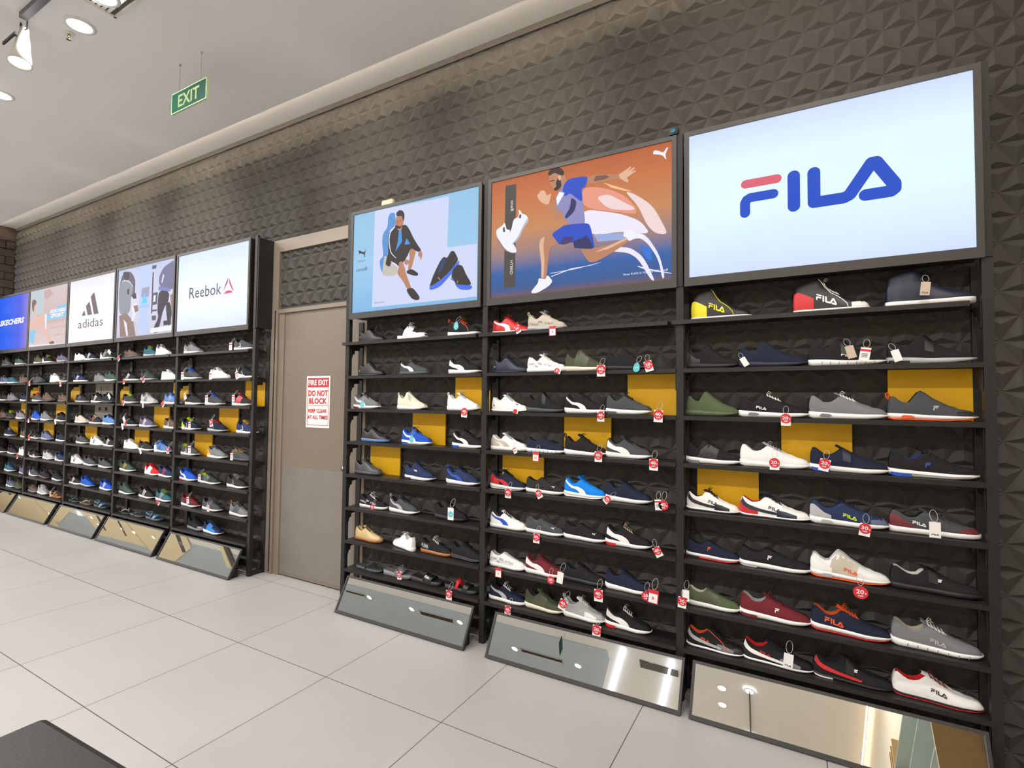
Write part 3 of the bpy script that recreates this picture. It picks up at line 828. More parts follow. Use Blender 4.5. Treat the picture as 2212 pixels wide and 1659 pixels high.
# grey board with eye holes behind the three-bar bay
M_GB = mat('grey_board', (150, 142, 134), 0.6, noise=0.1, nscale=8)
for rw, h, lab in ((2, .236, 'grey board with a round dark mark on the third shelf under the three-bar logo'), (3, .235, 'grey board with two square holes on the fourth shelf under the three-bar logo')):
    z = SHELF_Z[rw]
    t = thing('grey_board', lab, 'panel', (-6.80, -.014, z))
    m = MB(); m.box(-.23, .2, -.006, .005, 0, h - .003); m.build('board', M_GB, t)
    m = MB()
    if rw == 2:
        m.disc((-.09, -.006, .07), .045, 'y', .0015, 20); m.box(-.095, -.085, -.0075, -.006, .1, .2); m.box(.06, .066, -.0075, -.006, .17, .2)
    else:
        m.box(-.13, -.08, -.0075, -.006, .16, .2); m.box(.03, .08, -.0075, -.006, .16, .2)
    m.build('dark_mark', M_DARK, t)

M_MFR = mat('mirror_frame_black', (48, 46, 46), 0.5, noise=0.05)
MIRTH = math.atan2(.105, .205)
def mirror(code):
    a, b = MIRROR[code]
    t = thing('shoe_mirror', 'black framed low mirror leaning at the foot of the %s rack' % NAMES[code], 'mirror', ((a + b) / 2, -.305, 0), group='low fitting mirrors')
    w = (b - a) / 2; s_, c_ = math.sin(R(28)), math.cos(R(28)); Hh = .262
    def P(x, u, d):  # u along the slope, d in front of it
        return (x, u * s_ - d * c_, u * c_ + d * s_ + .004)
    def slab(m, x0, x1, u0, u1, d0, d1):
        m.add([P(x0, u0, d0), P(x1, u0, d0), P(x1, u1, d0), P(x0, u1, d0), P(x0, u0, d1), P(x1, u0, d1), P(x1, u1, d1), P(x0, u1, d1)],
              [(0, 3, 2, 1)[::-1], (4, 5, 6, 7)[::-1], (0, 1, 5, 4)[::-1], (1, 2, 6, 5)[::-1], (2, 3, 7, 6)[::-1], (3, 0, 4, 7)[::-1]])
    m = MB(); slab(m, -w + .012, w - .012, .02, Hh - .012, -.004, .0)
    m.build('mirror_glass', M_MIRROR, t)
    m = MB()
    slab(m, -w, w, 0, .02, -.010, .006); slab(m, -w, w, Hh - .014, Hh, -.010, .006)
    slab(m, -w, -w + .013, .02, Hh - .014, -.010, .006); slab(m, w - .013, w, .02, Hh - .014, -.010, .006)
    slab(m, -w, w, 0.0, Hh, -.014, -.010)
    m.build('mirror_frame', M_MFR, t)
    for sx in (-w + .02, w - .032):
        m = MB(); m.add([(sx, 0.02, 0), (sx, .10, 0), (sx, .10, .175), (sx + .012, 0.02, 0), (sx + .012, .10, 0), (sx + .012, .10, .175)], [(0, 1, 2), (5, 4, 3), (0, 3, 4, 1), (1, 4, 5, 2), (2, 5, 3, 0)])
        m.build('support', M_RACK, t)
for c in MIRROR: mirror(c)

# small fittings on the wall
m = MB(); rounded_slab(m, -2.34, -2.22, -.055, -.004, 3.04, 3.12, .02)
o = m.build('wall_sensor', mat('cream_plastic', (222, 206, 176), 0.5, noise=0.02), smooth=False); tag(o, 'small cream sensor box peeking above the seated man poster box', 'sensor')
cm = thing('camera_dome', 'tiny dark glossy gadget on the post top between orange and white boxes', 'gadget', (-.078, -.15, 3.02))
m = MB(); m.box(-.022, .022, -.025, .025, 0, .035); m.build('housing', mat('black_gloss', (14, 18, 24), 0.15, noise=0.02), cm)
m = MB(); m.disc((0, -.025, .018), .011, 'y', .004, 16); m.build('lens', mat('lens_blue', (40, 120, 150), 0.1, noise=0.02), cm)
# ---------------------------------------------------------------- shoes
CC = dict(k=(34, 33, 35), k2=(46, 45, 46), w=(243, 241, 239), g=(122, 124, 128), dg=(74, 76, 80), lg=(178, 180, 182), n=(32, 38, 58), n2=(42, 54, 90), b=(36, 84, 190), lb=(22, 132, 232),
          r=(206, 40, 44), m=(112, 40, 48), o=(232, 92, 40), y=(236, 222, 30), ol=(76, 80, 62), ol2=(86, 98, 70), c=(226, 220, 200), t=(206, 182, 132), gu=(170, 112, 66), cy=(110, 200, 220),
          ne=(206, 232, 40), gn=(66, 86, 76), br=(104, 84, 72), tl=(52, 96, 112), be=(198, 188, 172), sb=(92, 130, 186), ye=(222, 170, 40), pk=(220, 150, 160), wt=(246, 246, 246), dgn=(52, 60, 58), gb=(96, 108, 136), pu=(96, 92, 120))
def smat(kind, c):
    rgb = CC[c]
    if kind == 'sole': return mat('rubber_' + c, rgb, 0.55, noise=0.04, nscale=30)
    if kind == 'knit': return mat('knit_' + c, rgb, 0.85, noise=0.22, nscale=260, bump=0.5, spec=0.25)
    if kind == 'lace': return mat('lace_' + c, rgb, 0.8, noise=0.1, nscale=300)
    if kind == 'print': return mat('trim_' + c, rgb, 0.45, noise=0.02)
    return mat('leather_' + c, rgb, 0.42, noise=0.06, nscale=50, bump=0.08)
ST_X = [0, .012, .035, .07, .12, .18, .24, .30, .345, .375, .42, .47, .52, .57, .63, .69, .75, .81, .87, .92, .96, .985, 1.0]
HW = [(0, .016), (.012, .022), (.035, .027), (.07, .031), (.14, .034), (.25, .034), (.38, .035), (.5, .039), (.62, .0445), (.74, .047), (.84, .0445), (.91, .0395), (.955, .0325), (.985, .0235), (1, .012)]
TYPES = {
 # top line, sole top, sole bottom, collar end, tongue height, laces
 'run': dict(h=[(0, .090), (.05, .092), (.10, .084), (.18, .067), (.27, .064), (.34, .079), (.41, .095), (.55, .079), (.7, .061), (.82, .053), (.9, .050), (.955, .046), (.985, .040), (1, .031)],
             s=[(0, .034), (.15, .031), (.4, .026), (.7, .023), (.9, .024), (1, .022)], b=[(0, .006), (.06, 0), (.7, 0), (.88, .005), (1, .015)], tz=.108, lace=5),
 'low': dict(h=[(0, .080), (.05, .082), (.12, .072), (.21, .058), (.29, .060), (.36, .078), (.42, .087), (.56, .071), (.7, .054), (.82, .049), (.9, .048), (.955, .045), (.985, .040), (1, .032)],
             s=[(0, .027), (.3, .025), (.7, .024), (1, .024)], b=[(0, 0), (.75, 0), (.9, .002), (1, .006)], tz=.098, lace=5),
 'slip': dict(h=[(0, .078), (.05, .078), (.12, .068), (.22, .060), (.30, .064), (.37, .079), (.43, .080), (.56, .066), (.7, .054), (.82, .049), (.9, .047), (.955, .044), (.985, .038), (1, .030)],
              s=[(0, .028), (.3, .025), (.7, .022), (1, .022)], b=[(0, .004), (.06, 0), (.75, 0), (.9, .004), (1, .012)], tz=0, lace=0),
 'knit': dict(h=[(0, .088), (.05, .091), (.10, .079), (.17, .066), (.24, .068), (.31, .094), (.36, .113), (.41, .107), (.56, .078), (.7, .058), (.82, .050), (.9, .047), (.955, .043), (.985, .037), (1, .029)],
              s=[(0, .032), (.2, .030), (.5, .024), (.8, .022), (1, .022)], b=[(0, .006), (.06, 0), (.68, 0), (.88, .006), (1, .017)], tz=0, lace=0),
 'drive': dict(h=[(0, .076), (.04, .080), (.10, .070), (.2, .058), (.29, .066), (.37, .086), (.43, .089), (.55, .070), (.7, .050), (.82, .044), (.9, .042), (.955, .039), (.985, .034), (1, .026)],
               s=[(0, .018), (.1, .014), (.5, .012), (.9, .013), (1, .014)], b=[(0, .007), (.05, .001), (.7, 0), (.88, .003), (1, .009)], tz=.095, lace=4),
 'mid': dict(h=[(0, .106), (.05, .112), (.13, .118), (.22, .126), (.29, .134), (.34, .138), (.39, .126), (.46, .096), (.56, .080), (.68, .062), (.8, .051), (.9, .045), (.955, .041), (.985, .036), (1, .027)],
             s=[(0, .016), (.2, .016), (.5, .015), (1, .013)], b=[(0, .004), (.04, 0), (.75, 0), (.9, .002), (1, .008)], tz=.142, lace=5),
 'high': dict(h=[(0, .112), (.05, .118), (.13, .122), (.22, .130), (.29, .137), (.345, .136), (.40, .118), (.46, .098), (.56, .080), (.68, .066), (.8, .058), (.9, .054), (.955, .050), (.985, .045), (1, .037)],
              s=[(0, .026), (.3, .024), (.7, .023), (1, .026)], b=[(0, 0), (.75, 0), (.9, .001), (1, .004)], tz=.145, lace=5)}
def top_frac(x, ty):
    ce = .36
    if x < .02: return .82
    if x < ce: return .66
    if x < .44: return .46
    if x < .62: return .40 - (x - .44) * 1.0
    return max(0.0, .22 - (x - .62) * .9)
class Shoe:
    def __init__(s, ty, L):
        s.T = dict(TYPES[ty]); s.T['tz'] *= 1.2 if s.T['tz'] else 0; s.ty = ty; s.L = L; s.k = L / .29
    def w(s, x): return interp(HW, x) * s.k
    def h(s, x): return interp(s.T['h'], x) * (1 + .20 * max(0, 1 - x * x * 1.15))
    def st(s, x): return interp(s.T['s'], x)
    def sb(s, x): return interp(s.T['b'], x)
    def lean(s, x, v):  # heel and toe roundness
        if x < .12: return (.006 - .012 * (v - .35) ** 2 * 2) * (-1) * (1 - x / .12) + .004 * (1 - x / .12)
        if x > .9: return -.010 * v * v * (x - .9) / .1
        return 0
    def y(s, x, v):
        tf = top_frac(x, s.ty)
        vv = min(max(v, 0), 1)
        belly = 1 + .03 * math.sin(math.pi * min(1, vv * 1.6)) if x > .1 else 1
        ww = s.w(x) - .003
        return ww * belly * (tf + (1 - tf) * math.sqrt(max(0, 1 - vv ** (2.3 if x > .36 else 1.8))))
    def P(s, x, v, side=-1, off=0.0):
        z0 = s.st(x) - .003; H = s.h(x) - z0
        return (x * s.L + s.lean(x, v) , side * (s.y(x, v) + off * (1 - .5 * v * v)), z0 + H * v + off * v)
    def Pz(s, x, z, side=-1, off=0.0):  # by height above the shelf
        z0 = s.st(x) - .003
        v = (z - z0) / (s.h(x) - z0)
        if v < 0:
            return (x * s.L, side * (s.w(x) + .002 + off), z)
        v = min(v, 1.0)
        return (x * s.L + s.lean(x, v), side * (s.y(x, v) + off * (1 - .5 * v * v)), z + off * v)
def loft_sole(m, S, f0, f1, grow=0.0):
    n = None; rings = []
    for x in ST_X:
        b, t = S.sb(x), S.st(x); z0 = b + (t - b) * f0; z1 = b + (t - b) * f1
        w = S.w(x) + grow
        xx = x * S.L + (-.004 if x == 0 else 0) + (.002 if x == 1 else 0)
        half = [(w * .8, z0), (w, z0 + (z1 - z0) * .22), (w + .0015, z0 + (z1 - z0) * .6), (w - .001, z1)]
        rg = [(xx, 0, z0)] + [(xx, -a, z) for a, z in half] + [(xx, 0, z1)] + [(xx, a, z) for a, z in half[::-1]]
        rings.append(rg); n = len(rg)
    vs = [p for r_ in rings for p in r_]
    fs = [(i * n + k, (i + 1) * n + k, (i + 1) * n + (k + 1) % n, i * n + (k + 1) % n) for i in range(len(rings) - 1) for k in range(n)]
    fs += [tuple(range(n)), tuple(range(len(vs) - 1, len(vs) - n - 1, -1))]
    m.add([tuple(p) for p in vs], [f[::-1] for f in fs])
VS = [0, .18, .36, .54, .70, .84, .94, 1.0]
def build_upper(S, mats, root, ce=.36):
    mu, ml, mt = MB(), MB(), MB()
    rings = []
    for x in ST_X:
        cav = x < ce
        outer = [S.P(x, v) for v in VS]
        top = outer[-1]; hw = -top[1]; h = top[2]
        xi = top[0]
        if cav and x > .03:
            fb = S.st(x) + .008
            inner = [(xi, -(hw - .005), h - .002), (xi, -(hw - .006) * .92, fb + (h - fb) * .35), (xi, 0, fb)]
        elif cav:
            inner = [(xi + .002, -(hw * .66), h + .001), (xi + .003, -hw * .33, h - .001), (xi + .003, 0, h - .001)]
        else:
            bulge = .004 if hw > .004 else 0
            inner = [(xi, -hw * .7, h + bulge * .4), (xi, -hw * .35, h + bulge * .8), (xi, 0, h + bulge)]
        half = outer + inner
        rings.append(half + [(a, -b, c) for a, b, c in half[-2::-1]])
    n = len(rings[0]); no = len(VS)
    vs = [p for r_ in rings for p in r_]
    fu, fl, ft = [], [], []
    for i in range(len(rings) - 1):
        xa = ST_X[i]; xb = ST_X[i + 1]
        for k in range(n - 1):
            f = (i * n + k, i * n + k + 1, (i + 1) * n + k + 1, (i + 1) * n + k)
            inn = no - 1 <= k < n - no
            if inn and xb <= ce + .02 : fl.append(f)
            elif inn and xb <= .60 and S.T['tz']: ft.append(f)
            else: fu.append(f)
    fu.append(tuple(range(n - 1, -1, -1))); fu.append(tuple(range(len(vs) - n, len(vs))))
    mu.add(vs, fu); ml.add(vs, fl); mt.add(vs, ft)
    for m_, nm, mm in ((mu, 'upper', mats['upper']), (ml, 'lining', mats['lining']), (mt, 'tongue', mats['tongue'])):
        if not m_.f: continue
        used = sorted({i for f in m_.f for i in f}); mp = {u: j for j, u in enumerate(used)}
        m_.v = [m_.v[i] for i in used]; m_.f = [tuple(mp[i] for i in f) for f in m_.f]
        if nm == 'tongue':   # free flap rising over the collar
            x0 = .43; z0 = S.h(x0) + .002; z1 = S.T['tz'] - .002; xt = .335 if S.ty not in ('mid', 'high') else .30
            wv = .019
            g = []
            for j in range(5):
                t = j / 4
                for kk in range(5):
                    u = kk / 4 * 2 - 1
                    ww = wv * (1 + .1 * t) * (1 if t < .9 else .8)
                    g.append(((x0 + (xt - x0) * t) * S.L - .006 * (1 - u * u) * -1, u * ww, z0 + (z1 - z0) * (t ** 1.1) - .005 * u * u))
            o = len(m_.v)
            g2 = [(a - .005, b, c - .001) for a, b, c in g]
            fs = []
            for j in range(4):
                for kk in range(4):
                    a = j * 5 + kk
                    fs.append((a, a + 1, a + 6, a + 5)); fs.append((25 + a + 5, 25 + a + 6, 25 + a + 1, 25 + a))
            for kk in range(4): fs.append((20 + kk, 21 + kk, 46 + kk, 45 + kk))
            for j in range(4): fs.append((j * 5, j * 5 + 5, j * 5 + 30, j * 5 + 25)); fs.append((j * 5 + 4, j * 5 + 29, j * 5 + 34, j * 5 + 9))
            m_.add(g + g2, fs)
        m_.build(nm, mm, root, True)
def grid_patch(m, S, rows, sides=(-1, 1), off=.0014, byz=True):
    """rows: list of columns, each a list of (x, z) from low to high."""
    nr = len(rows[0])
    for sd in sides:
        vs = [(S.Pz(x, z, sd, off) if byz else S.P(x, z, sd, off)) for col in rows for x, z in col]
        fs = []
        for i in range(len(rows) - 1):
            for j in range(nr - 1):
                f = (i * nr + j, (i + 1) * nr + j, (i + 1) * nr + j + 1, i * nr + j + 1)
                fs.append(f if sd < 0 else f[::-1])
        m.add(vs, fs)
def lerp(a, b, t): return a + (b - a) * t
def curve(keys, t):
    i = min(int(t * (len(keys) - 1)), len(keys) - 2); u = t * (len(keys) - 1) - i
    p = [keys[max(i - 1, 0)], keys[i], keys[i + 1], keys[min(i + 2, len(keys) - 1)]]
    return tuple(0.5 * ((2 * p[1][q]) + (p[2][q] - p[0][q]) * u + (2 * p[0][q] - 5 * p[1][q] + 4 * p[2][q] - p[3][q]) * u * u + (3 * p[1][q] - p[0][q] - 3 * p[2][q] + p[3][q]) * u ** 3) for q in (0, 1))
def text_on(m, S, vs, fs, xa, za, xl, zh, slope=0.0, off=.0022, dp=None):
    out = []
    for i, (u, v) in enumerate(vs):
        x = xa + u * xl
        z = za + v * zh + slope * u * xl * S.L
        out.append(S.Pz(x, z, -1, off + (dp[i] if dp else 0)))
    m.add(out, [f for f in fs])
def make_shoe(loc, rz, ty, up, sole, opts, label, L=.29, far=False, kind='knit'):
    o = {}
    for q in opts.split():
        a, _, b = q.partition('=')
        o[a] = b or True
    nm = {'flip': 'flip_flop', 'slide': 'slide_sandal', 'sandal': 'strap_sandal', 'mid': 'high_top_shoe', 'high': 'high_top_shoe', 'slip': 'slip_on_shoe', 'knit': 'slip_on_shoe'}.get(ty, 'sneaker')
    cat = {'flip': 'flip-flop', 'slide': 'sandal', 'sandal': 'sandal'}.get(ty, 'shoe')
    t = thing(nm, label, cat, loc, rz)
    if ty in ('flip', 'slide', 'sandal'):
        return make_sandal(t, ty, up, sole, o, L)
    S = Shoe(ty, L)
    knd = 'leather' if 'lea' in o else kind
    m = MB()
    if 'os' in o:
        loft_sole(m, S, .26, 1.0); m.build('midsole', smat('sole', sole), t, True)
        m = MB(); loft_sole(m, S, 0, .27, .0006); m.build('outsole', smat('sole', o['os']), t, True)
    else:
        loft_sole(m, S, 0, 1.0); m.build('sole', smat('sole', sole), t, True)
    tg = o.get('tg', up); ln = o.get('ln', 'k' if up in ('k', 'n', 'dg') else up)
    build_upper(S, {'upper': smat(knd, up), 'lining': smat('knit', ln), 'tongue': smat('knit', tg)}, t)
    # laces
    if S.T['lace'] and 'vl' not in o:
        lc = o.get('lc', up)
        m = MB(); nl = S.T['lace']
        for k in range(nl):
            x = .42 + k * (.20 / nl) + (.0 if ty != 'drive' else .01)
            a = S.P(x, .93, -1, .002); b = S.P(x - .012, 1.0, -1, .004); c_ = S.P(x - .018, 1.0, 1, .004); d = S.P(x, .93, 1, .002)
            mid = ((b[0] + c_[0]) / 2, 0, b[2] + .005)
            m.tube([a, b, mid, c_, d], .0022, 4)
            if not far:
                e = S.P(x + .03, .93, -1, .0015); m.tube([b, (e[0], e[1] * .9, e[2] + .001)], .0018, 4)
        x = .40; c0 = (x * L, 0, S.h(x) + .012)
        if not far:
            for sd in (-1, 1):
                m.tube([c0, (c0[0] + .010, sd * .014, c0[2] + .010), (c0[0] + .022, sd * .024, c0[2] + .002), (c0[0] + .012, sd * .012, c0[2] - .002), c0], .0016, 4)
        m.build('laces', smat('lace', lc), t, True)
    if 'st' in o:   # sweeping side stripe
        up_ = [(.03, S.h(.03) * .90), (.20, .066), (.34, .063), (.44, .055), (.52, .042), (.565, S.st(.56) - .001)]
        lo_ = [(.03, S.h(.03) * .80), (.18, .055), (.28, .049), (.345, .041), (.385, .032), (.40, S.st(.4) - .001)]
        if 'bold' in o: lo_ = [(.03, .060), (.16, .046), (.25, .040), (.31, .034), (.34, .030), (.35, S.st(.35) - .001)]
        cols = []
        for i in range(15):
            a, b = curve(lo_, i / 14), curve(up_, i / 14)
            cols.append([(lerp(a[0], b[0], j / 3), min(lerp(a[1], b[1], j / 3), S.h(lerp(a[0], b[0], j / 3)) - .002)) for j in range(4)])
        m = MB(); grid_patch(m, S, cols); m.build('side_stripe', smat('print', o['st']), t, True)
    if 'ad' in o:
        m = MB()
        for k in range(3):
            xt, xb = .44 + k * .062, .345 + k * .072
            cols = []
            for dx in (0, .016, .032):
                cols.append([(lerp(xb, xt, j / 4) + dx, lerp(S.st(xb) + .004, S.h(xt) * .86, j / 4)) for j in range(5)])
            grid_patch(m, S, cols, off=.0018)
        m.build('three_bars', smat('print', o['ad']), t, True)
    if 'dl' in o:
        m = MB()
        for (ax, az), (bx, bz) in (((.30, .034), (.38, .070)), ((.38, .070), (.46, .036)), ((.46, .036), (.30, .034))):
            cols = [[(lerp(ax, bx, i / 3) + dx_, lerp(az, bz, i / 3) + dz_) for dx_, dz_ in ((-.008, -.003), (.008, .003))] for i in range(4)]
            grid_patch(m, S, cols, off=.0018)
        m.build('triangle_mark', smat('print', o['dl']), t, True)
    if 'hl' in o:
        zz = .75
        cols = [[(x, lerp(0, min(zz * (1 - max(0, x - .05) * 2.2), .95), j / 4)) for j in range(5)] for x in (0.0, .012, .035, .07, .12, .18, .23, .27)]
        m = MB(); grid_patch(m, S, cols, byz=False)
        m.add([S.P(0, v, -1, .0014)[:1] + (sd * (S.y(0, v)) , S.P(0, v)[2]) for v in (0, .25, .5, .7) for sd in (-1, 1)], [(2 * i, 2 * i + 2, 2 * i + 3, 2 * i + 1) for i in range(3)])
        m.v = [(a - (.0012 if a < .002 else 0), b, c) for a, b, c in m.v]
        m.build('heel_patch', smat('leather', o['hl']), t, True)
    if 'hs' in o:   # slanting band from the heel collar to the arch
        up_ = [(.02, S.h(.02) - .003), (.10, S.h(.1) * .75), (.2, .050), (.34, .040), (.5, .034), (.62, .028)]
        lo_ = [(.01, S.h(.02) * .72), (.06, .050), (.15, .036), (.3, .028), (.46, .022), (.60, .020)]
        cols = [[(lerp(curve(lo_, i / 12)[0], curve(up_, i / 12)[0], j / 2), lerp(curve(lo_, i / 12)[1], curve(up_, i / 12)[1], j / 2)) for j in range(3)] for i in range(13)]
        m = MB(); grid_patch(m, S, cols, off=.0032); m.build('side_band', smat('print', o['hs']), t, True)
    if 'to' in o:
        cols = [[(x, lerp(0.0, 1 if x > .9 else .55 + (x - .76) * 2.0, j / 5)) for j in range(6)] for x in (.76, .80, .84, .88, .92, .95, .975, .99)]
        m = MB(); grid_patch(m, S, cols, byz=False, off=.0012); m.build('toe_cap', smat('leather', o['to']), t, True)
    if 'mf' in o:   # forefoot side panel
        cols = [[(x, lerp(0.02, .62 - abs(x - .68) * 1.1, j / 3)) for j in range(4)] for x in (.54, .58, .62, .67, .72, .77, .82)]
        m = MB(); grid_patch(m, S, cols, byz=False, off=.0016); m.build('forefoot_panel', smat('leather', o['mf']), t, True)
    if 'mp' in o:   # mid side panel
        cols = [[(x + .05 * j / 4, lerp(0.05, .9, j / 4)) for j in range(5)] for x in (.22, .28, .34, .40, .46, .52, .56)]
        m = MB(); grid_patch(m, S, cols, byz=False, off=.0012); m.build('side_panel', smat('leather', o['mp']), t, True)
    if 'ed' in o:   # edging along eyestay
        pts = [(.335, .99), (.37, .97), (.42, .90), (.5, .84), (.58, .80), (.64, .70), (.70, .40), (.72, .05)]
        m = MB()
        for sd in (-1, 1): m.tube([S.P(x, v, sd, .001) for x, v in pts], .0022, 4)
        m.build('edging', smat('print', o['ed']), t, True)
    if 'vl' in o:
        cols = [[(x + .0 * j, lerp(.35, 1.0, j / 5)) for j in range(6)] for x in (.42, .45, .48, .52)]
        m = MB(); grid_patch(m, S, cols, byz=False, off=.003)
        z_ = S.h(.47) + .006
        m.add([(x * L, y_, S.h(x) + .007) for x in (.42, .52) for y_ in (-.018, 0, .018)], [(0, 3, 4, 1), (1, 4, 5, 2)])
        m.build('strap', smat('leather', o['vl']), t, True)
    if 'wv' in o:   # coloured line along the sole
        m = MB()
        cols = [[(x, lerp(S.sb(x), S.st(x), f)) for f in (.42, .52)] for x in [q / 20 for q in range(1, 19)]]
        for sd in (-1, 1):
            vs = [(x * L, sd * (S.w(x) + .0024), z) for col in cols for x, z in col]
            m.add(vs, [((2 * i, 2 * i + 2, 2 * i + 3, 2 * i + 1) if sd < 0 else (2 * i, 2 * i + 1, 2 * i + 3, 2 * i + 2)) for i in range(len(cols) - 1)])
        m.build('sole_line', smat('sole', o['wv']), t)
    if 'ho' in o:   # heel block of the sole
        m = MB()
        for sd in (-1, 1):
            vs = [(x * L, sd * (S.w(x) + .0026), lerp(S.sb(x), S.st(x), f)) for x in (.0, .03, .08, .14, .2, .25) for f in (.02, .5)]
            m.add(vs, [((2 * i, 2 * i + 2, 2 * i + 3, 2 * i + 1) if sd < 0 else (2 * i, 2 * i + 1, 2 * i + 3, 2 * i + 2)) for i in range(5)])
        m.build('sole_heel_insert', smat('sole', o['ho']), t)
    if 'aw' in o:
        m = MB()
        for sd in (-1,):
            pts = [(.14, .28), (.26, .28), (.30, .55), (.26, .78), (.16, .78), (.135, .5)]
            m.add([(x * L, sd * (S.w(x) + .0028), lerp(S.sb(x), S.st(x), f)) for x, f in pts], [tuple(range(6))])
        m.build('sole_window', smat('sole', o['aw']), t)
    if 'sg' in o:   # segmented sole grooves
        m = MB()
        for k in range(7):
            x = .16 + k * .11
            vs = [((x + dx) * L, -(S.w(x) + .0024), lerp(S.sb(x), S.st(x), f)) for dx, f in ((0, .05), (.008, .05), (.02, .7), (.012, .7))]
            m.add(vs, [(0, 1, 2, 3)])
        m.build('sole_grooves', smat('sole', o['sg']), t)
    if 'pl' in o:
        z = S.h(0); m = MB()
        m.tube([(.004, 0, z - .016), (-.006, 0, z), (-.009, 0, z + .016), (-.003, 0, z + .020), (.004, 0, z + .010), (.006, 0, z - .004)], [.003, .004, .004, .0035, .0035, .003], 5)
        m.build('pull_loop', smat('lace', o['pl']), t, True)
    if 'fl' in o:
        m = MB(); vs, fs, dp = fila_unit(); b_ = 'big' in o
        if ty in ('mid', 'high'): text_on(m, S, vs, fs, .30, .060, .27, .030, -.42, dp=dp)
        elif b_: text_on(m, S, vs, fs, .17, .046, .24, .022, -.18, dp=dp)
        elif 'ml' in o: text_on(m, S, vs, fs, .42, .045, .17, .016, -.25, dp=dp)
        else: text_on(m, S, vs, fs, .25, .044, .15, .013, -.2, dp=dp)
        m.build('lettering', smat('print', o['fl']), t)
    if 'F' in o:
        m = MB()
        vs, fs, dp = strokes2d([(.2, [(.2, .9), (1.0, .9)]), (.22, [(.15, .1), (.15, .5), (.3, .58), (.85, .58)])])
        x_, z_ = (.40, .045) if 'fh' not in o else (.50, .045)
        text_on(m, S, vs, fs, x_, z_, .06, .020, 0, dp=dp); m.build('letter_mark', smat('print', o['F']), t)
    if 'pt' in o:
        m = MB(); vs, fs, _ = text2d('PUMA', .03)
        bx = (.06, .040, .24, .026) if 'big' in o else (.36, .062, .12, .012)
        text_on(m, S, vs, fs, *bx, -.15, off=.0035); m.build('lettering', smat('print', o['pt']), t)
    if 'cat' in o:
        m = MB(); vs = [(0, .55), (.12, .65), (.5, .55), (.72, .6), (1, 1), (.8, .45), (.8, 0), (.7, .1), (.66, .35), (.3, .3), (.08, .25), (.12, .45)]
        x_ = .70 if 'ct' in o else .09
        text_on(m, S, vs, [tuple(range(len(vs)))[::-1]], x_, .042, .08, .013, -.1 if x_ > .5 else 0); m.build('leaping_mark', smat('print', o['cat']), t)
    if 'gr' in o:   # scattered printed words
        m = MB(); rnd = random.Random(len(label))
        for k, (xx, zz, wd) in enumerate(((.06, .044, .17), (.30, .050, .12), (.48, .040, .14), (.60, .034, .12), (.22, .034, .10))):
            vs, fs, _ = text2d(('PORK', 'one', 'DO OO', 'SOC', 'VK')[k]); text_on(m, S, vs, fs, xx, zz, wd, .012, rnd.uniform(-.3, .1), off=.0028)
        m.build('printed_words', smat('print', o['gr']), t)
    if 'fx' in o:   # flex bars at the instep
        m = MB()
        for k in range(4):
            x = .44 + k * .03
            m.tube([S.P(x, .55, -1, .001), S.P(x - .012, .9, -1, .0015)], .0014, 4)
        m.build('instep_bars', smat('print', o['fx']), t)
    if 'bd' in o:   # round emblem at the heel
        m = MB(); vs = [(.5 + .5 * math.cos(a * math.pi / 6), .5 + .5 * math.sin(a * math.pi / 6)) for a in range(12)]
        text_on(m, S, vs, [tuple(range(12))], .08, .034, .035, .011, 0); m.build('emblem', smat('print', o['bd']), t)
    return t
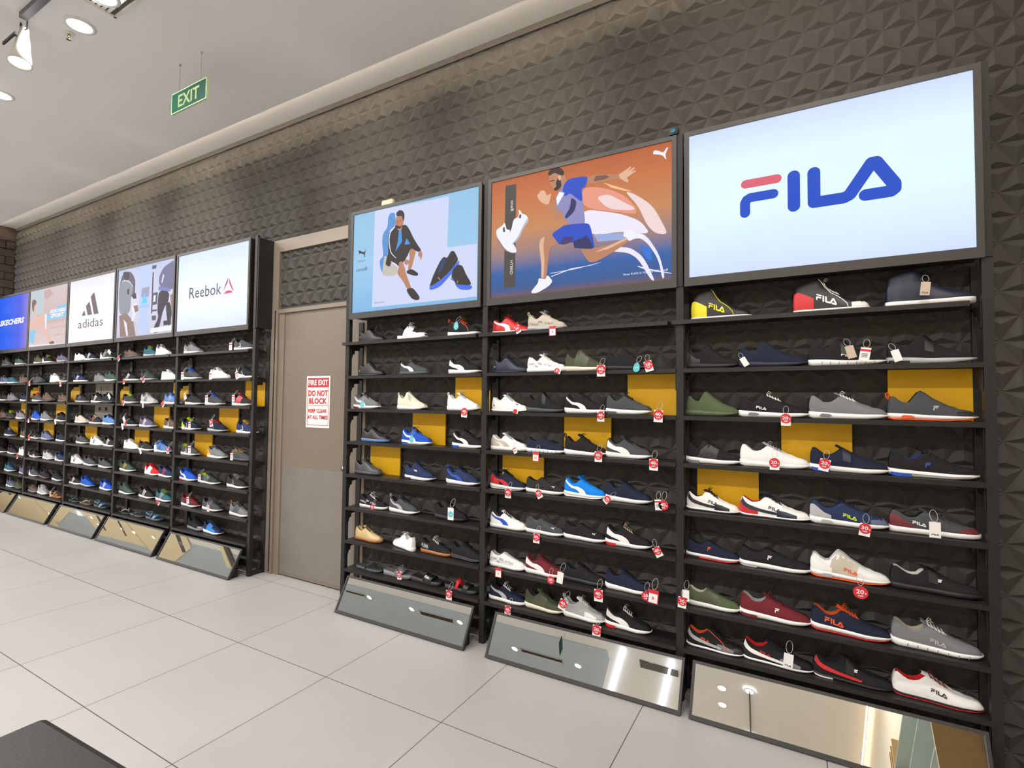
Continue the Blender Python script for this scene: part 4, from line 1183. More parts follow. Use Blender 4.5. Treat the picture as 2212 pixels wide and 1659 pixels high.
def make_sandal(t, ty, up, sole, o, L):
    n = len(ST_X); m = MB(); k = L / .29
    H = {'flip': .018, 'slide': .026, 'sandal': .026}[ty]
    rings = []
    for x in ST_X:
        w = interp(HW, x) * k * 1.02; z1 = H + (.008 * (1 - x / .4) if x < .4 else 0) + (.004 if ty == 'slide' else 0)
        b = .008 * max(0, (x - .8) / .2) ** 2
        rings.append([(x * L, 0, b), (x * L, -w * .92, b), (x * L, -w, b + .004), (x * L, -w, z1), (x * L, -w * .9, z1 - .001), (x * L, 0, z1 - .003), (x * L, w * .9, z1 - .001), (x * L, w, z1), (x * L, w, b + .004), (x * L, w * .92, b)])
    q = 10
    vs = [p for r_ in rings for p in r_]
    m.add(vs, [tuple([i * q + kk, i * q + (kk + 1) % q, (i + 1) * q + (kk + 1) % q, (i + 1) * q + kk]) for i in range(n - 1) for kk in range(q)] + [tuple(range(q))[::-1], tuple(range(len(vs) - q, len(vs)))])
    m.build('footbed', smat('sole', sole), t, True)
    def strap(x0, x1, hh, col, name='strap', z0=None):
        m = MB(); vs = []; N = 12
        for xi in range(4):
            x = lerp(x0, x1, xi / 3)
            for i in range(N + 1):
                a = math.pi * i / N
                w = interp(HW, x) * k * 1.05
                for d in (0, .003):
                    vs.append((x * L + .012 * math.sin(a), -math.cos(a) * (w + .001 - d), (z0 or H * .6) + math.sin(a) ** .7 * (hh * (1 - .25 * (xi / 3)) - d)))
        fs = []
        for xi in range(3):
            for i in range(N):
                a = (xi * (N + 1) + i) * 2; b = ((xi + 1) * (N + 1) + i) * 2
                fs.append((a, a + 2, b + 2, b)[::-1]); fs.append((a + 1, a + 3, b + 3, b + 1))
        for xi in (0, 3):
            for i in range(N):
                a = (xi * (N + 1) + i) * 2
                fs.append((a, a + 1, a + 3, a + 2))
        m.add(vs, fs); return m.build(name, smat('leather', col), t, True)
    if ty == 'slide':
        s_ = strap(.46, .74, .052, up)
        if 'pt' in o:
            m = MB(); tv, tf, _ = text2d('PUMA', .03)
            for (u, v) in tv: pass
            m.add([((lerp(.49, .68, u)) * L + .012 * math.sin(.5 + v * .5), -math.cos(.5 + v * .5) * (interp(HW, .6) * k * 1.05 + .003), H * .6 + math.sin(.5 + v * .5) ** .7 * (.049 - .012 * u) + .002) for u, v in tv], tf)
            m.build('lettering', smat('print', o['pt']), t)
    elif ty == 'flip':
        m = MB(); w = interp(HW, .5) * k
        top = (.74 * L, 0, H + .002)
        for sd in (-1, 1):
            m.tube([top, (.70 * L, 0, H + .02), (.6 * L, sd * w * .55, H + .032), (.48 * L, sd * w * .95, H + .016), (.42 * L, sd * w, H - .004)], [.003, .005, .006, .006, .004], 6)
        m.build('thong_strap', smat('leather', up), t, True)
    else:
        strap(.60, .76, .045, up, 'toe_strap'); strap(.36, .46, .066, o.get('s2', up), 'instep_strap')
        m = MB(); w = interp(HW, .1) * k
        m.tube([(.40 * L, -w, .05), (.2 * L, -w * 1.05, .062), (.03 * L, -w * .6, .066), (-.004, 0, .068), (.03 * L, w * .6, .066), (.2 * L, w * 1.05, .062), (.40 * L, w, .05)], .006, 6)
        m.build('heel_strap', smat('leather', up), t, True)
    return t

# ---------------------------------------------------------------- price tags
M_TW = mat('tag_card_white', (240, 238, 236), 0.55, noise=0.01)
M_TR = mat('tag_red', (206, 40, 58), 0.5, noise=0.02)
M_TC = mat('tag_cyan', (96, 192, 204), 0.5, noise=0.02)
M_TN = mat('tag_kraft', (196, 178, 160), 0.6, noise=0.03)
M_TK = mat('tag_ink', (60, 56, 64), 0.5, noise=0.01)
M_STR = mat('tag_string', (190, 186, 180), 0.6, noise=0.02)
M_TY = mat('tag_yellow', (232, 190, 40), 0.5, noise=0.02)
def put_tag(x, z, kind, txt, rot, label, scale=1.0):
    y = -.184
    t = bpy.data.objects.new('price_tag', None); COL.objects.link(t); t.empty_display_size = .02
    t.location = (x, y, z)
    t.rotation_euler = (0, -R(rot), 0)
    t['label'] = label; t['category'] = 'tag'
    s = scale
    def card(w, h, mt, nm='card', dy=0):
        m = MB(); m.box(-w / 2 * s, w / 2 * s, dy - .0008, dy, -h / 2 * s, h / 2 * s); return m.build(nm, mt, t)
    def disc(r, cz, mt, nm, dy):
        m = MB(); m.disc((0, dy, cz * s), r * s, 'y', .0008, 24); return m.build(nm, mt, t)
    def txts(items, mt, nm='printing', dy=-.003):
        m = MB()
        for q, w, h, cx, cz in items:
            vs, fs, _ = text2d(q, .02)
            m.add([((cx + (u - .5) * w) * s, dy, (cz + (v - .5) * h) * s) for u, v in vs], fs)
        m.build(nm, mt, t)
    top = .03
    if kind == 'D':
        card(.042, .056, M_TW, 'card'); disc(.0235, .006, M_TR, 'red_disc', -.001)
        if txt: txts([(txt, .026, .016, -.002, .009), ('%', .006, .007, .016, .004), ('OFF', .018, .007, 0, -.007)], M_TW)
        top = .028
    elif kind == 'R':
        disc(.025, 0, M_TR, 'red_disc', 0)
        if txt: txts([(txt, .026, .017, -.002, .003), ('%', .006, .007, .016, -.002), ('OFF', .018, .007, 0, -.013)], M_TW, dy=-.0012)
        top = .025
    elif kind == 'B':
        card(.044, .056, M_TR, 'card_frame'); m = MB(); m.box(-.018 * s, .018 * s, -.0012, -.0006, -.025 * s, .012 * s); m.build('card', M_TW, t)
        if txt: txts([(txt, .008 * len(txt), .013, 0, -.006)], M_TR, dy=-.0016)
        top = .028
    elif kind == 'S':   # size label: white card with a red band
        card(.036, .056, M_TW); m = MB(); m.box(-.018 * s, .018 * s, -.0013, -.0009, .012 * s, .021 * s); m.build('red_band', M_TR, t)
        m = MB()
        for q in range(3): m.box(-.012 * s, .010 * s, -.0013, -.0009, (-.012 + q * .006) * s, (-.0095 + q * .006) * s)
        m.build('printing', M_TK, t); top = .028
    elif kind in 'WNK':
        card(.034, .058, M_TN if kind == 'N' else M_TW)
        if kind == 'K':
            disc(.0145, -.002, M_TC, 'cyan_spot', -.0012); txts([('one8', .018, .006, 0, -.003)], M_TW, dy=-.0026)
        if txt == 'fila':
            m = MB(); vs, fs, dp = fila_unit(); m.add([((u - .5) * .022 * s, -.0014 - d_, (-.020 + v * .006) * s) for (u, v), d_ in zip(vs, dp)], fs); m.build('printing', M_TK, t)
        top = .029
    elif kind == 'C':
        m = MB(); n = 24
        vs = [(.02 * s * math.sin(2 * math.pi * k / n) * (1 if abs(k - n / 2) < n / 4 else .85), -d, s * (-.004 - .022 * -math.cos(2 * math.pi * k / n) * 1.2)) for d in (0, .0008) for k in range(n)]
        m.add(vs, [tuple(range(n)), tuple(range(2 * n - 1, n - 1, -1))] + [(k, n + k, n + (k + 1) % n, (k + 1) % n) for k in range(n)])
        m.build('card', M_TC, t); txts([('one8', .02, .006, 0, -.004)], M_TW, dy=-.0012); top = .024
    if kind != 'X':
        m = MB(); tp = top * s
        pts = []
        for k in range(11):
            a = math.pi * 2 * k / 10
            pts.append((.012 * s * math.sin(a), .004 + .035 * (1 - math.cos(a)) / 2, tp + .03 * s * (1 - math.cos(a)) / 2 * 1.3))
        m.tube(pts, .0009 * max(s, 1), 4); m.build('string_loop', M_STR, t)
    return t
SHOE_POS = {'F1': [(4, 295, -90, 0), (490, 311, -90, 0), (864, 311, -90, 0)],
'F2': [(-22, 261, -90, 0), (240, 311, -90, 0), (552, 311, -90, 0), (864, 311, -90, 0)],
'F3': [(-22, 261, -90, 0), (240, 311, -90, 0), (552, 311, -90, 0), (864, 311, -90, 0)],
'F4': [(-22, 267, -90, 0), (243, 311, -90, 0), (554, 311, -90, 0), (864, 311, -90, 0)],
'F5': [(-22, 261, -90, 0), (240, 311, -90, 0), (552, 311, -90, 0), (864, 311, -90, 0)],
'F6': [(-22, 261, -90, 0), (240, 311, -90, 0), (552, 311, -90, 0), (864, 311, -90, 0)],
'F7': [(-22, 261, -90, 0), (240, 311, -90, 0), (552, 311, -90, 0), (864, 311, -90, 0)],
'F8': [(-22, 281, -90, 0), (250, 311, -90, 0), (557, 311, -90, 0), (864, 311, -90, 0)],
'Q1': [(-1262, 261, -90, 0), (-999, 261, -90, 0)],
'Q2': [(-1262, 261, -90, 0), (-1000, 261, -90, 0), (-738, 261, -90, 0), (-475, 261, -90, 0)],
'Q3': [(-1262, 261, -90, 0), (-1000, 261, -90, 0), (-738, 261, -90, 0), (-475, 261, -90, 0)],
'Q4': [(-1262, 261, -90, 0), (-1000, 261, -90, 0), (-738, 261, -90, 0), (-475, 261, -90, 0)],
'Q5': [(-1262, 261, -90, 0), (-1000, 261, -90, 0), (-737, 261, -90, 0), (-474, 261, -90, 0)],
'Q6': [(-1262, 261, -90, 0), (-1000, 261, -90, 0), (-737, 261, -90, 0), (-475, 261, -90, 0)],
'Q7': [(-1262, 261, -90, 0), (-1001, 261, -90, 0), (-738, 261, -90, 0), (-475, 261, -90, 0)],
'Q8': [(-1262, 261, -90, 0), (-1000, 261, -90, 0), (-738, 261, -90, 0), (-475, 261, -90, 0)],
'P1': [(-2491, 261, -90, 0), (-2091, 261, -90, 0), (-1629, 261, -90, 0)],
'P2': [(-2488, 261, -90, 0), (-2062, 261, -90, 0), (-1617, 261, -90, 0)],
'P3': [(-2529, 261, -90, 0), (-2081, 261, -90, 0), (-1626, 261, -90, 0)],
'P4': [(-2438, 261, -90, 0), (-2030, 261, -90, 0), (-1576, 261, -90, 0)],
'P5': [(-2504, 261, -90, 0), (-1994, 261, -90, 0), (-1622, 261, -90, 0)],
'P6': [(-2441, 261, -90, 0), (-2139, 261, -90, 0), (-1716, 261, -90, 0)],
'P7': [(-2482, 261, -90, 0), (-2132, 262, -90, -20), (-1837, 260, -90, 0), (-1575, 260, -90, 0)],
'P8': [(-2464, 261, -90, 0), (-2183, 260, -90, 0), (-1920, 260, -90, 0), (-1623, 261, -90, 0)],
'R1': [(-4941, 277, -90, 0), (-4097, 277, -90, 0)],
'R2': [(-4941, 277, -90, 0), (-4475, 277, -90, 0), (-4058, 277, -90, 0)],
'R3': [(-4885, 277, -90, 0), (-4540, 277, -90, 0), (-4102, 277, -90, 0)],
'R4': [(-4936, 277, -90, 0), (-4481, 277, -90, 0), (-4026, 277, -90, 0)],
'R5': [(-4931, 277, -90, 0), (-4473, 277, -90, 0), (-4093, 277, -90, 0)],
'R6': [(-4941, 277, -90, 0), (-4579, 277, -90, 0), (-4144, 277, -90, 0)],
'R7': [(-4896, 277, -90, 0), (-4529, 277, -90, 0), (-4092, 277, -90, 0)],
'R8': [(-4772, 271, -90, 0), (-4499, 271, -90, 0)],
'A1': [(-6156, 277, -90, 0), (-5736, 248, -90, 0), (-5485, 248, -90, 0)],
'A2': [(-6156, 277, -90, 0), (-5777, 277, -90, 0), (-5352, 277, -90, 0)],
'A3': [(-6156, 277, -90, 0), (-5755, 277, -90, 0), (-5280, 277, -90, 0)],
'A4': [(-6156, 277, -90, 0), (-5765, 277, -90, 0), (-5271, 277, -90, 0)],
'A5': [(-6088, 277, -90, 0), (-5770, 277, -90, 0), (-5441, 277, -90, 0)],
'A6': [(-6156, 277, -90, 0), (-5617, 272, -90, 0), (-5342, 272, -90, 0)],
'A7': [(-6156, 277, -90, 0), (-5718, 277, -90, 0), (-5377, 277, -90, 0)],
'A8': [(-6156, 266, -90, 0), (-5887, 266, -90, 0), (-5559, 277, -90, 0)],
'D1': [(-7399, 277, -90, 0), (-7120, 277, -90, 0), (-6722, 277, -90, 0)],
'D2': [(-7399, 277, -90, 0), (-6856, 260, -90, 0), (-6593, 260, -90, 0)],
'D3': [(-7322, 277, -90, 0), (-6909, 273, -90, 0), (-6634, 273, -90, 0)],
'D4': [(-7317, 277, -90, 0), (-6942, 277, -90, 0), (-6605, 277, -90, 0)],
'D5': [(-7261, 277, -90, 0), (-6892, 277, -90, 0), (-6563, 277, -90, 0)],
'D6': [(-7382, 277, -90, 0), (-7036, 277, -90, 0), (-6662, 277, -90, 0)],
'D7': [(-7399, 277, -90, 0), (-7093, 277, -90, 0), (-6607, 277, -90, 0)],
'D8': [(-7399, 277, -90, 0), (-7094, 277, -90, 0), (-6725, 277, -90, 0)],
'S1': [(-8629, 277, -90, 0), (-8350, 277, -90, 0), (-7896, 277, -90, 0)],
'S2': [(-8629, 277, -90, 0), (-8090, 273, -90, 0), (-7815, 273, -90, 0)],
'S3': [(-8629, 277, -90, 0), (-8298, 277, -90, 0), (-7818, 277, -90, 0)],
'S4': [(-8629, 277, -90, 0), (-8330, 277, -90, 0), (-7847, 277, -90, 0)],
'S5': [(-8629, 277, -90, 0), (-8284, 277, -90, 0), (-7831, 277, -90, 0)],
'S6': [(-8629, 277, -90, 0), (-8209, 277, -90, 0), (-7834, 277, -90, 0)],
'S7': [(-8629, 277, -90, 0), (-8279, 277, -90, 0), (-7900, 277, -90, 0)],
'S8': [(-8629, 277, -90, 0), (-8325, 277, -90, 0), (-7906, 277, -90, 0)],
'B1': [(-9767, 277, -90, 0), (-9283, 277, -90, 0)],
'B2': [(-9809, 277, -90, 0), (-9530, 277, -90, 0), (-9098, 277, -90, 0)],
'B3': [(-9809, 277, -90, 0), (-9505, 277, -90, 0), (-9037, 277, -90, 0)],
'B4': [(-9809, 277, -90, 0), (-9530, 277, -90, 0), (-9160, 277, -90, 0)],
'B5': [(-9548, 277, -90, 0), (-8968, 277, -90, 0)],
'B6': [(-9809, 277, -90, 0), (-9403, 277, -90, 0), (-9004, 277, -90, 0)],
'B7': [(-9487, 277, -90, 0), (-8959, 277, -90, 0)],
'B8': [(-9398, 272, -90, 0), (-9124, 272, -90, 0)]}
TAG_POS = [(452, 1480, 'D', '20', 0.0, 1.0, 'F', 3, 1, ''),
(402, 1264, 'D', '20', 0.0, 1.0, 'F', 4, 1, ''),
(609, 1274, 'D', '20', -12.0, 1.0, 'F', 4, 2, ''),
(991, 2063, 'N', 'fila', -6.0, 1.0, 'F', 1, 2, ''),
(771, 1785, 'S', '', -10.0, 1.1, 'F', 2, 2, ''),
(717, 1798, 'N', '', 15.0, 1.0, 'F', 2, 2, ''),
(887, 1775, 'W', '', 18.0, 0.9, 'F', 2, 3, ''),
(271, 1766, 'W', '', 30.0, 0.8, 'F', 2, 1, ''),
(762, 995, 'D', '30', -8.0, 1.0, 'F', 5, 2, ''),
(1009, 1027, 'W', 'fila', 0.0, 1.15, 'F', 5, 3, ''),
(743, 714, 'R', '20', 0.0, 1.15, 'F', 6, 2, ''),
(-32, 516, 'D', '20', -5.0, 1.0, 'F', 7, 0, ''),
(-14, 555, 'W', 'fila', 0.0, 1.0, 'F', 7, 0, ''),
(454, 339, 'W', 'fila', -5.0, 1.2, 'F', 8, 1, ''),
(-1030, 2007, 'D', '40', 25.0, 0.85, 'Q', 1, 0, ''),
(-789, 1984, 'B', '8', 0.0, 1.05, 'Q', 1, 1, ''),
(-753, 1741, 'D', '40', 70.0, 0.7, 'Q', 2, 1, ''),
(-481, 1736, 'D', '40', 0.0, 1.15, 'Q', 2, 2, ''),
(-275, 1755, 'C', '', -10.0, 1.0, 'Q', 2, 3, ''),
(-209, 1756, 'D', '20', 15.0, 1.05, 'Q', 2, 3, ''),
(-481, 1474, 'D', '40', 0.0, 1.0, 'Q', 3, 2, ''),
(-156, 1484, 'D', '40', -3.0, 1.15, 'Q', 3, 3, ''),
(-1037, 1494, 'D', '', 75.0, 0.6, 'Q', 3, 0, ''),
(-1041, 1251, 'S', '', 25.0, 0.7, 'Q', 4, 0, ''),
(-895, 1220, 'B', '10', -2.0, 1.0, 'Q', 4, 1, ''),
(-495, 1245, 'D', '40', 0.0, 1.05, 'Q', 4, 2, ''),
(-181, 1221, 'D', '40', 0.0, 1.1, 'Q', 4, 3, ''),
(-1086, 979, 'D', '40', 0.0, 1.0, 'Q', 5, 0, ''),
(-871, 996, 'D', '30', 30.0, 0.9, 'Q', 5, 1, ''),
(-442, 1007, 'D', '40', -45.0, 0.8, 'Q', 5, 3, ''),
(-129, 1009, 'R', '40', 0.0, 1.05, 'Q', 5, 3, ''),
(-156, 1008, 'S', '', 5.0, 1.0, 'Q', 5, 3, ''),
(-885, 729, 'D', '30', -2.0, 1.0, 'Q', 6, 1, ''),
(-158, 758, 'D', '40', 30.0, 0.95, 'Q', 6, 3, ''),
(-1150, 479, 'B', '9', 0.0, 1.05, 'Q', 7, 0, ''),
(-787, 497, 'R', '30', 10.0, 0.95, 'Q', 7, 1, ''),
(-727, 522, 'W', '', -8.0, 1.15, 'Q', 7, 2, ''),
(-490, 464, 'D', '40', 0.0, 1.2, 'Q', 7, 2, ''),
(-221, 513, 'R', '20', 0.0, 1.0, 'Q', 7, 3, ''),
(-183, 517, 'B', '8', -5.0, 1.3, 'Q', 7, 3, ''),
(-1079, 258, 'D', '40', -5.0, 1.0, 'Q', 8, 0, ''),
(-709, 369, 'D', '40', -20.0, 1.1, 'Q', 8, 2, ', upper one'),
(-500, 264, 'D', '20', -5.0, 1.15, 'Q', 8, 2, ', lower one'),
(-1504, 2065, 'C', '', -5.0, 1.05, 'P', 1, 2, ''),
(-1426, 1478, 'D', '40', -5.0, 1.1, 'P', 3, 2, ''),
(-2358, 1529, 'C', '', 0.0, 1.0, 'P', 3, 0, ''),
(-1873, 1289, 'C', '', 0.0, 1.0, 'P', 4, 1, ''),
(-2236, 770, 'R', '40', 0.0, 0.8, 'P', 6, 0, ''),
(-1525, 802, 'K', '', 0.0, 1.4, 'P', 6, 2, ''),
(-1963, 320, 'D', '40', 5.0, 0.95, 'P', 8, 1, ''),
(-1529, 267, 'D', '40', 0.0, 1.1, 'P', 8, 3, ''),
(-4030, 2033, 'S', '', 0.0, 1.2, 'R', 1, 1, ''),
(-4809, 1775, 'S', '', 3.0, 1.3, 'R', 2, 0, ''),
(-4331, 1768, 'S', '', 0.0, 1.2, 'R', 2, 1, ''),
(-3920, 1767, 'S', '', 20.0, 1.2, 'R', 2, 2, ''),
(-4749, 1574, 'S', '', 20.0, 1.1, 'R', 3, 0, ''),
(-4384, 1550, 'S', '', 0.0, 1.2, 'R', 3, 1, ''),
(-3965, 1558, 'S', '', 0.0, 1.1, 'R', 3, 2, ''),
(-4657, 1295, 'S', '', 0.0, 1.1, 'R', 4, 0, ''),
(-4296, 1325, 'D', '30', 10.0, 1.2, 'R', 4, 1, ''),
(-4642, 1059, 'S', '', 0.0, 1.2, 'R', 5, 0, ''),
(-3963, 1032, 'S', '', 0.0, 1.1, 'R', 5, 2, ''),
(-4459, 800, 'S', '', 0.0, 1.2, 'R', 6, 1, ''),
(-4642, 572, 'S', '', 5.0, 1.1, 'R', 7, 0, ''),
(-4301, 532, 'S', '', 0.0, 1.0, 'R', 7, 1, ''),
(-6321, 2071, 'W', '', 60.0, 1.2, 'D', 1, 2, ''),
(-6099, 1991, 'D', '', 35.0, 1.0, 'A', 1, 0, ''),
(-5967, 1732, 'D', '', 10.0, 1.0, 'A', 2, 0, ''),
(-5555, 1746, 'D', '', 25.0, 1.0, 'A', 2, 1, ''),
(-6288, 1569, 'W', '', 45.0, 1.2, 'D', 3, 2, ''),
(-5963, 1493, 'D', '', 40.0, 0.9, 'A', 3, 0, ''),
(-5542, 1473, 'W', '', 5.0, 0.8, 'A', 3, 1, ''),
(-5154, 1491, 'D', '', 40.0, 1.0, 'A', 3, 2, ''),
(-5927, 1314, 'W', '', 35.0, 1.3, 'A', 4, 0, ', upper one'),
(-5958, 1233, 'W', '', 25.0, 1.0, 'A', 4, 0, ', lower one'),
(-5895, 1275, 'R', '', 0.0, 0.9, 'A', 4, 0, ''),
(-5559, 992, 'W', '', 25.0, 1.0, 'A', 5, 1, ''),
(-5266, 1039, 'W', '', 8.0, 1.2, 'A', 5, 2, ''),
(-5026, 1033, 'D', '40', 0.0, 1.2, 'A', 5, 2, ''),
(-5174, 496, 'D', '', 45.0, 1.0, 'A', 7, 2, ''),
(-7691, 2027, 'R', '', 0.0, 0.6, 'S', 1, 2, ''),
(-8506, 1735, 'D', '40', 0.0, 1.2, 'S', 2, 0, ''),
(-7555, 1722, 'D', '40', 0.0, 1.2, 'S', 2, 2, ''),
(-8931, 1264, 'R', '', 0.0, 0.6, 'B', 4, 2, ''),
(-8481, 1234, 'B', '8', 0.0, 1.1, 'S', 4, 0, ''),
(-7658, 1244, 'W', '', 25.0, 1.2, 'S', 4, 2, ''),
(-8446, 1012, 'D', '', 20.0, 1.2, 'S', 5, 0, ''),
(-8806, 742, 'D', '', 20.0, 1.2, 'B', 6, 2, ''),
(-7710, 336, 'N', '', 0.0, 1.2, 'S', 8, 2, '')]
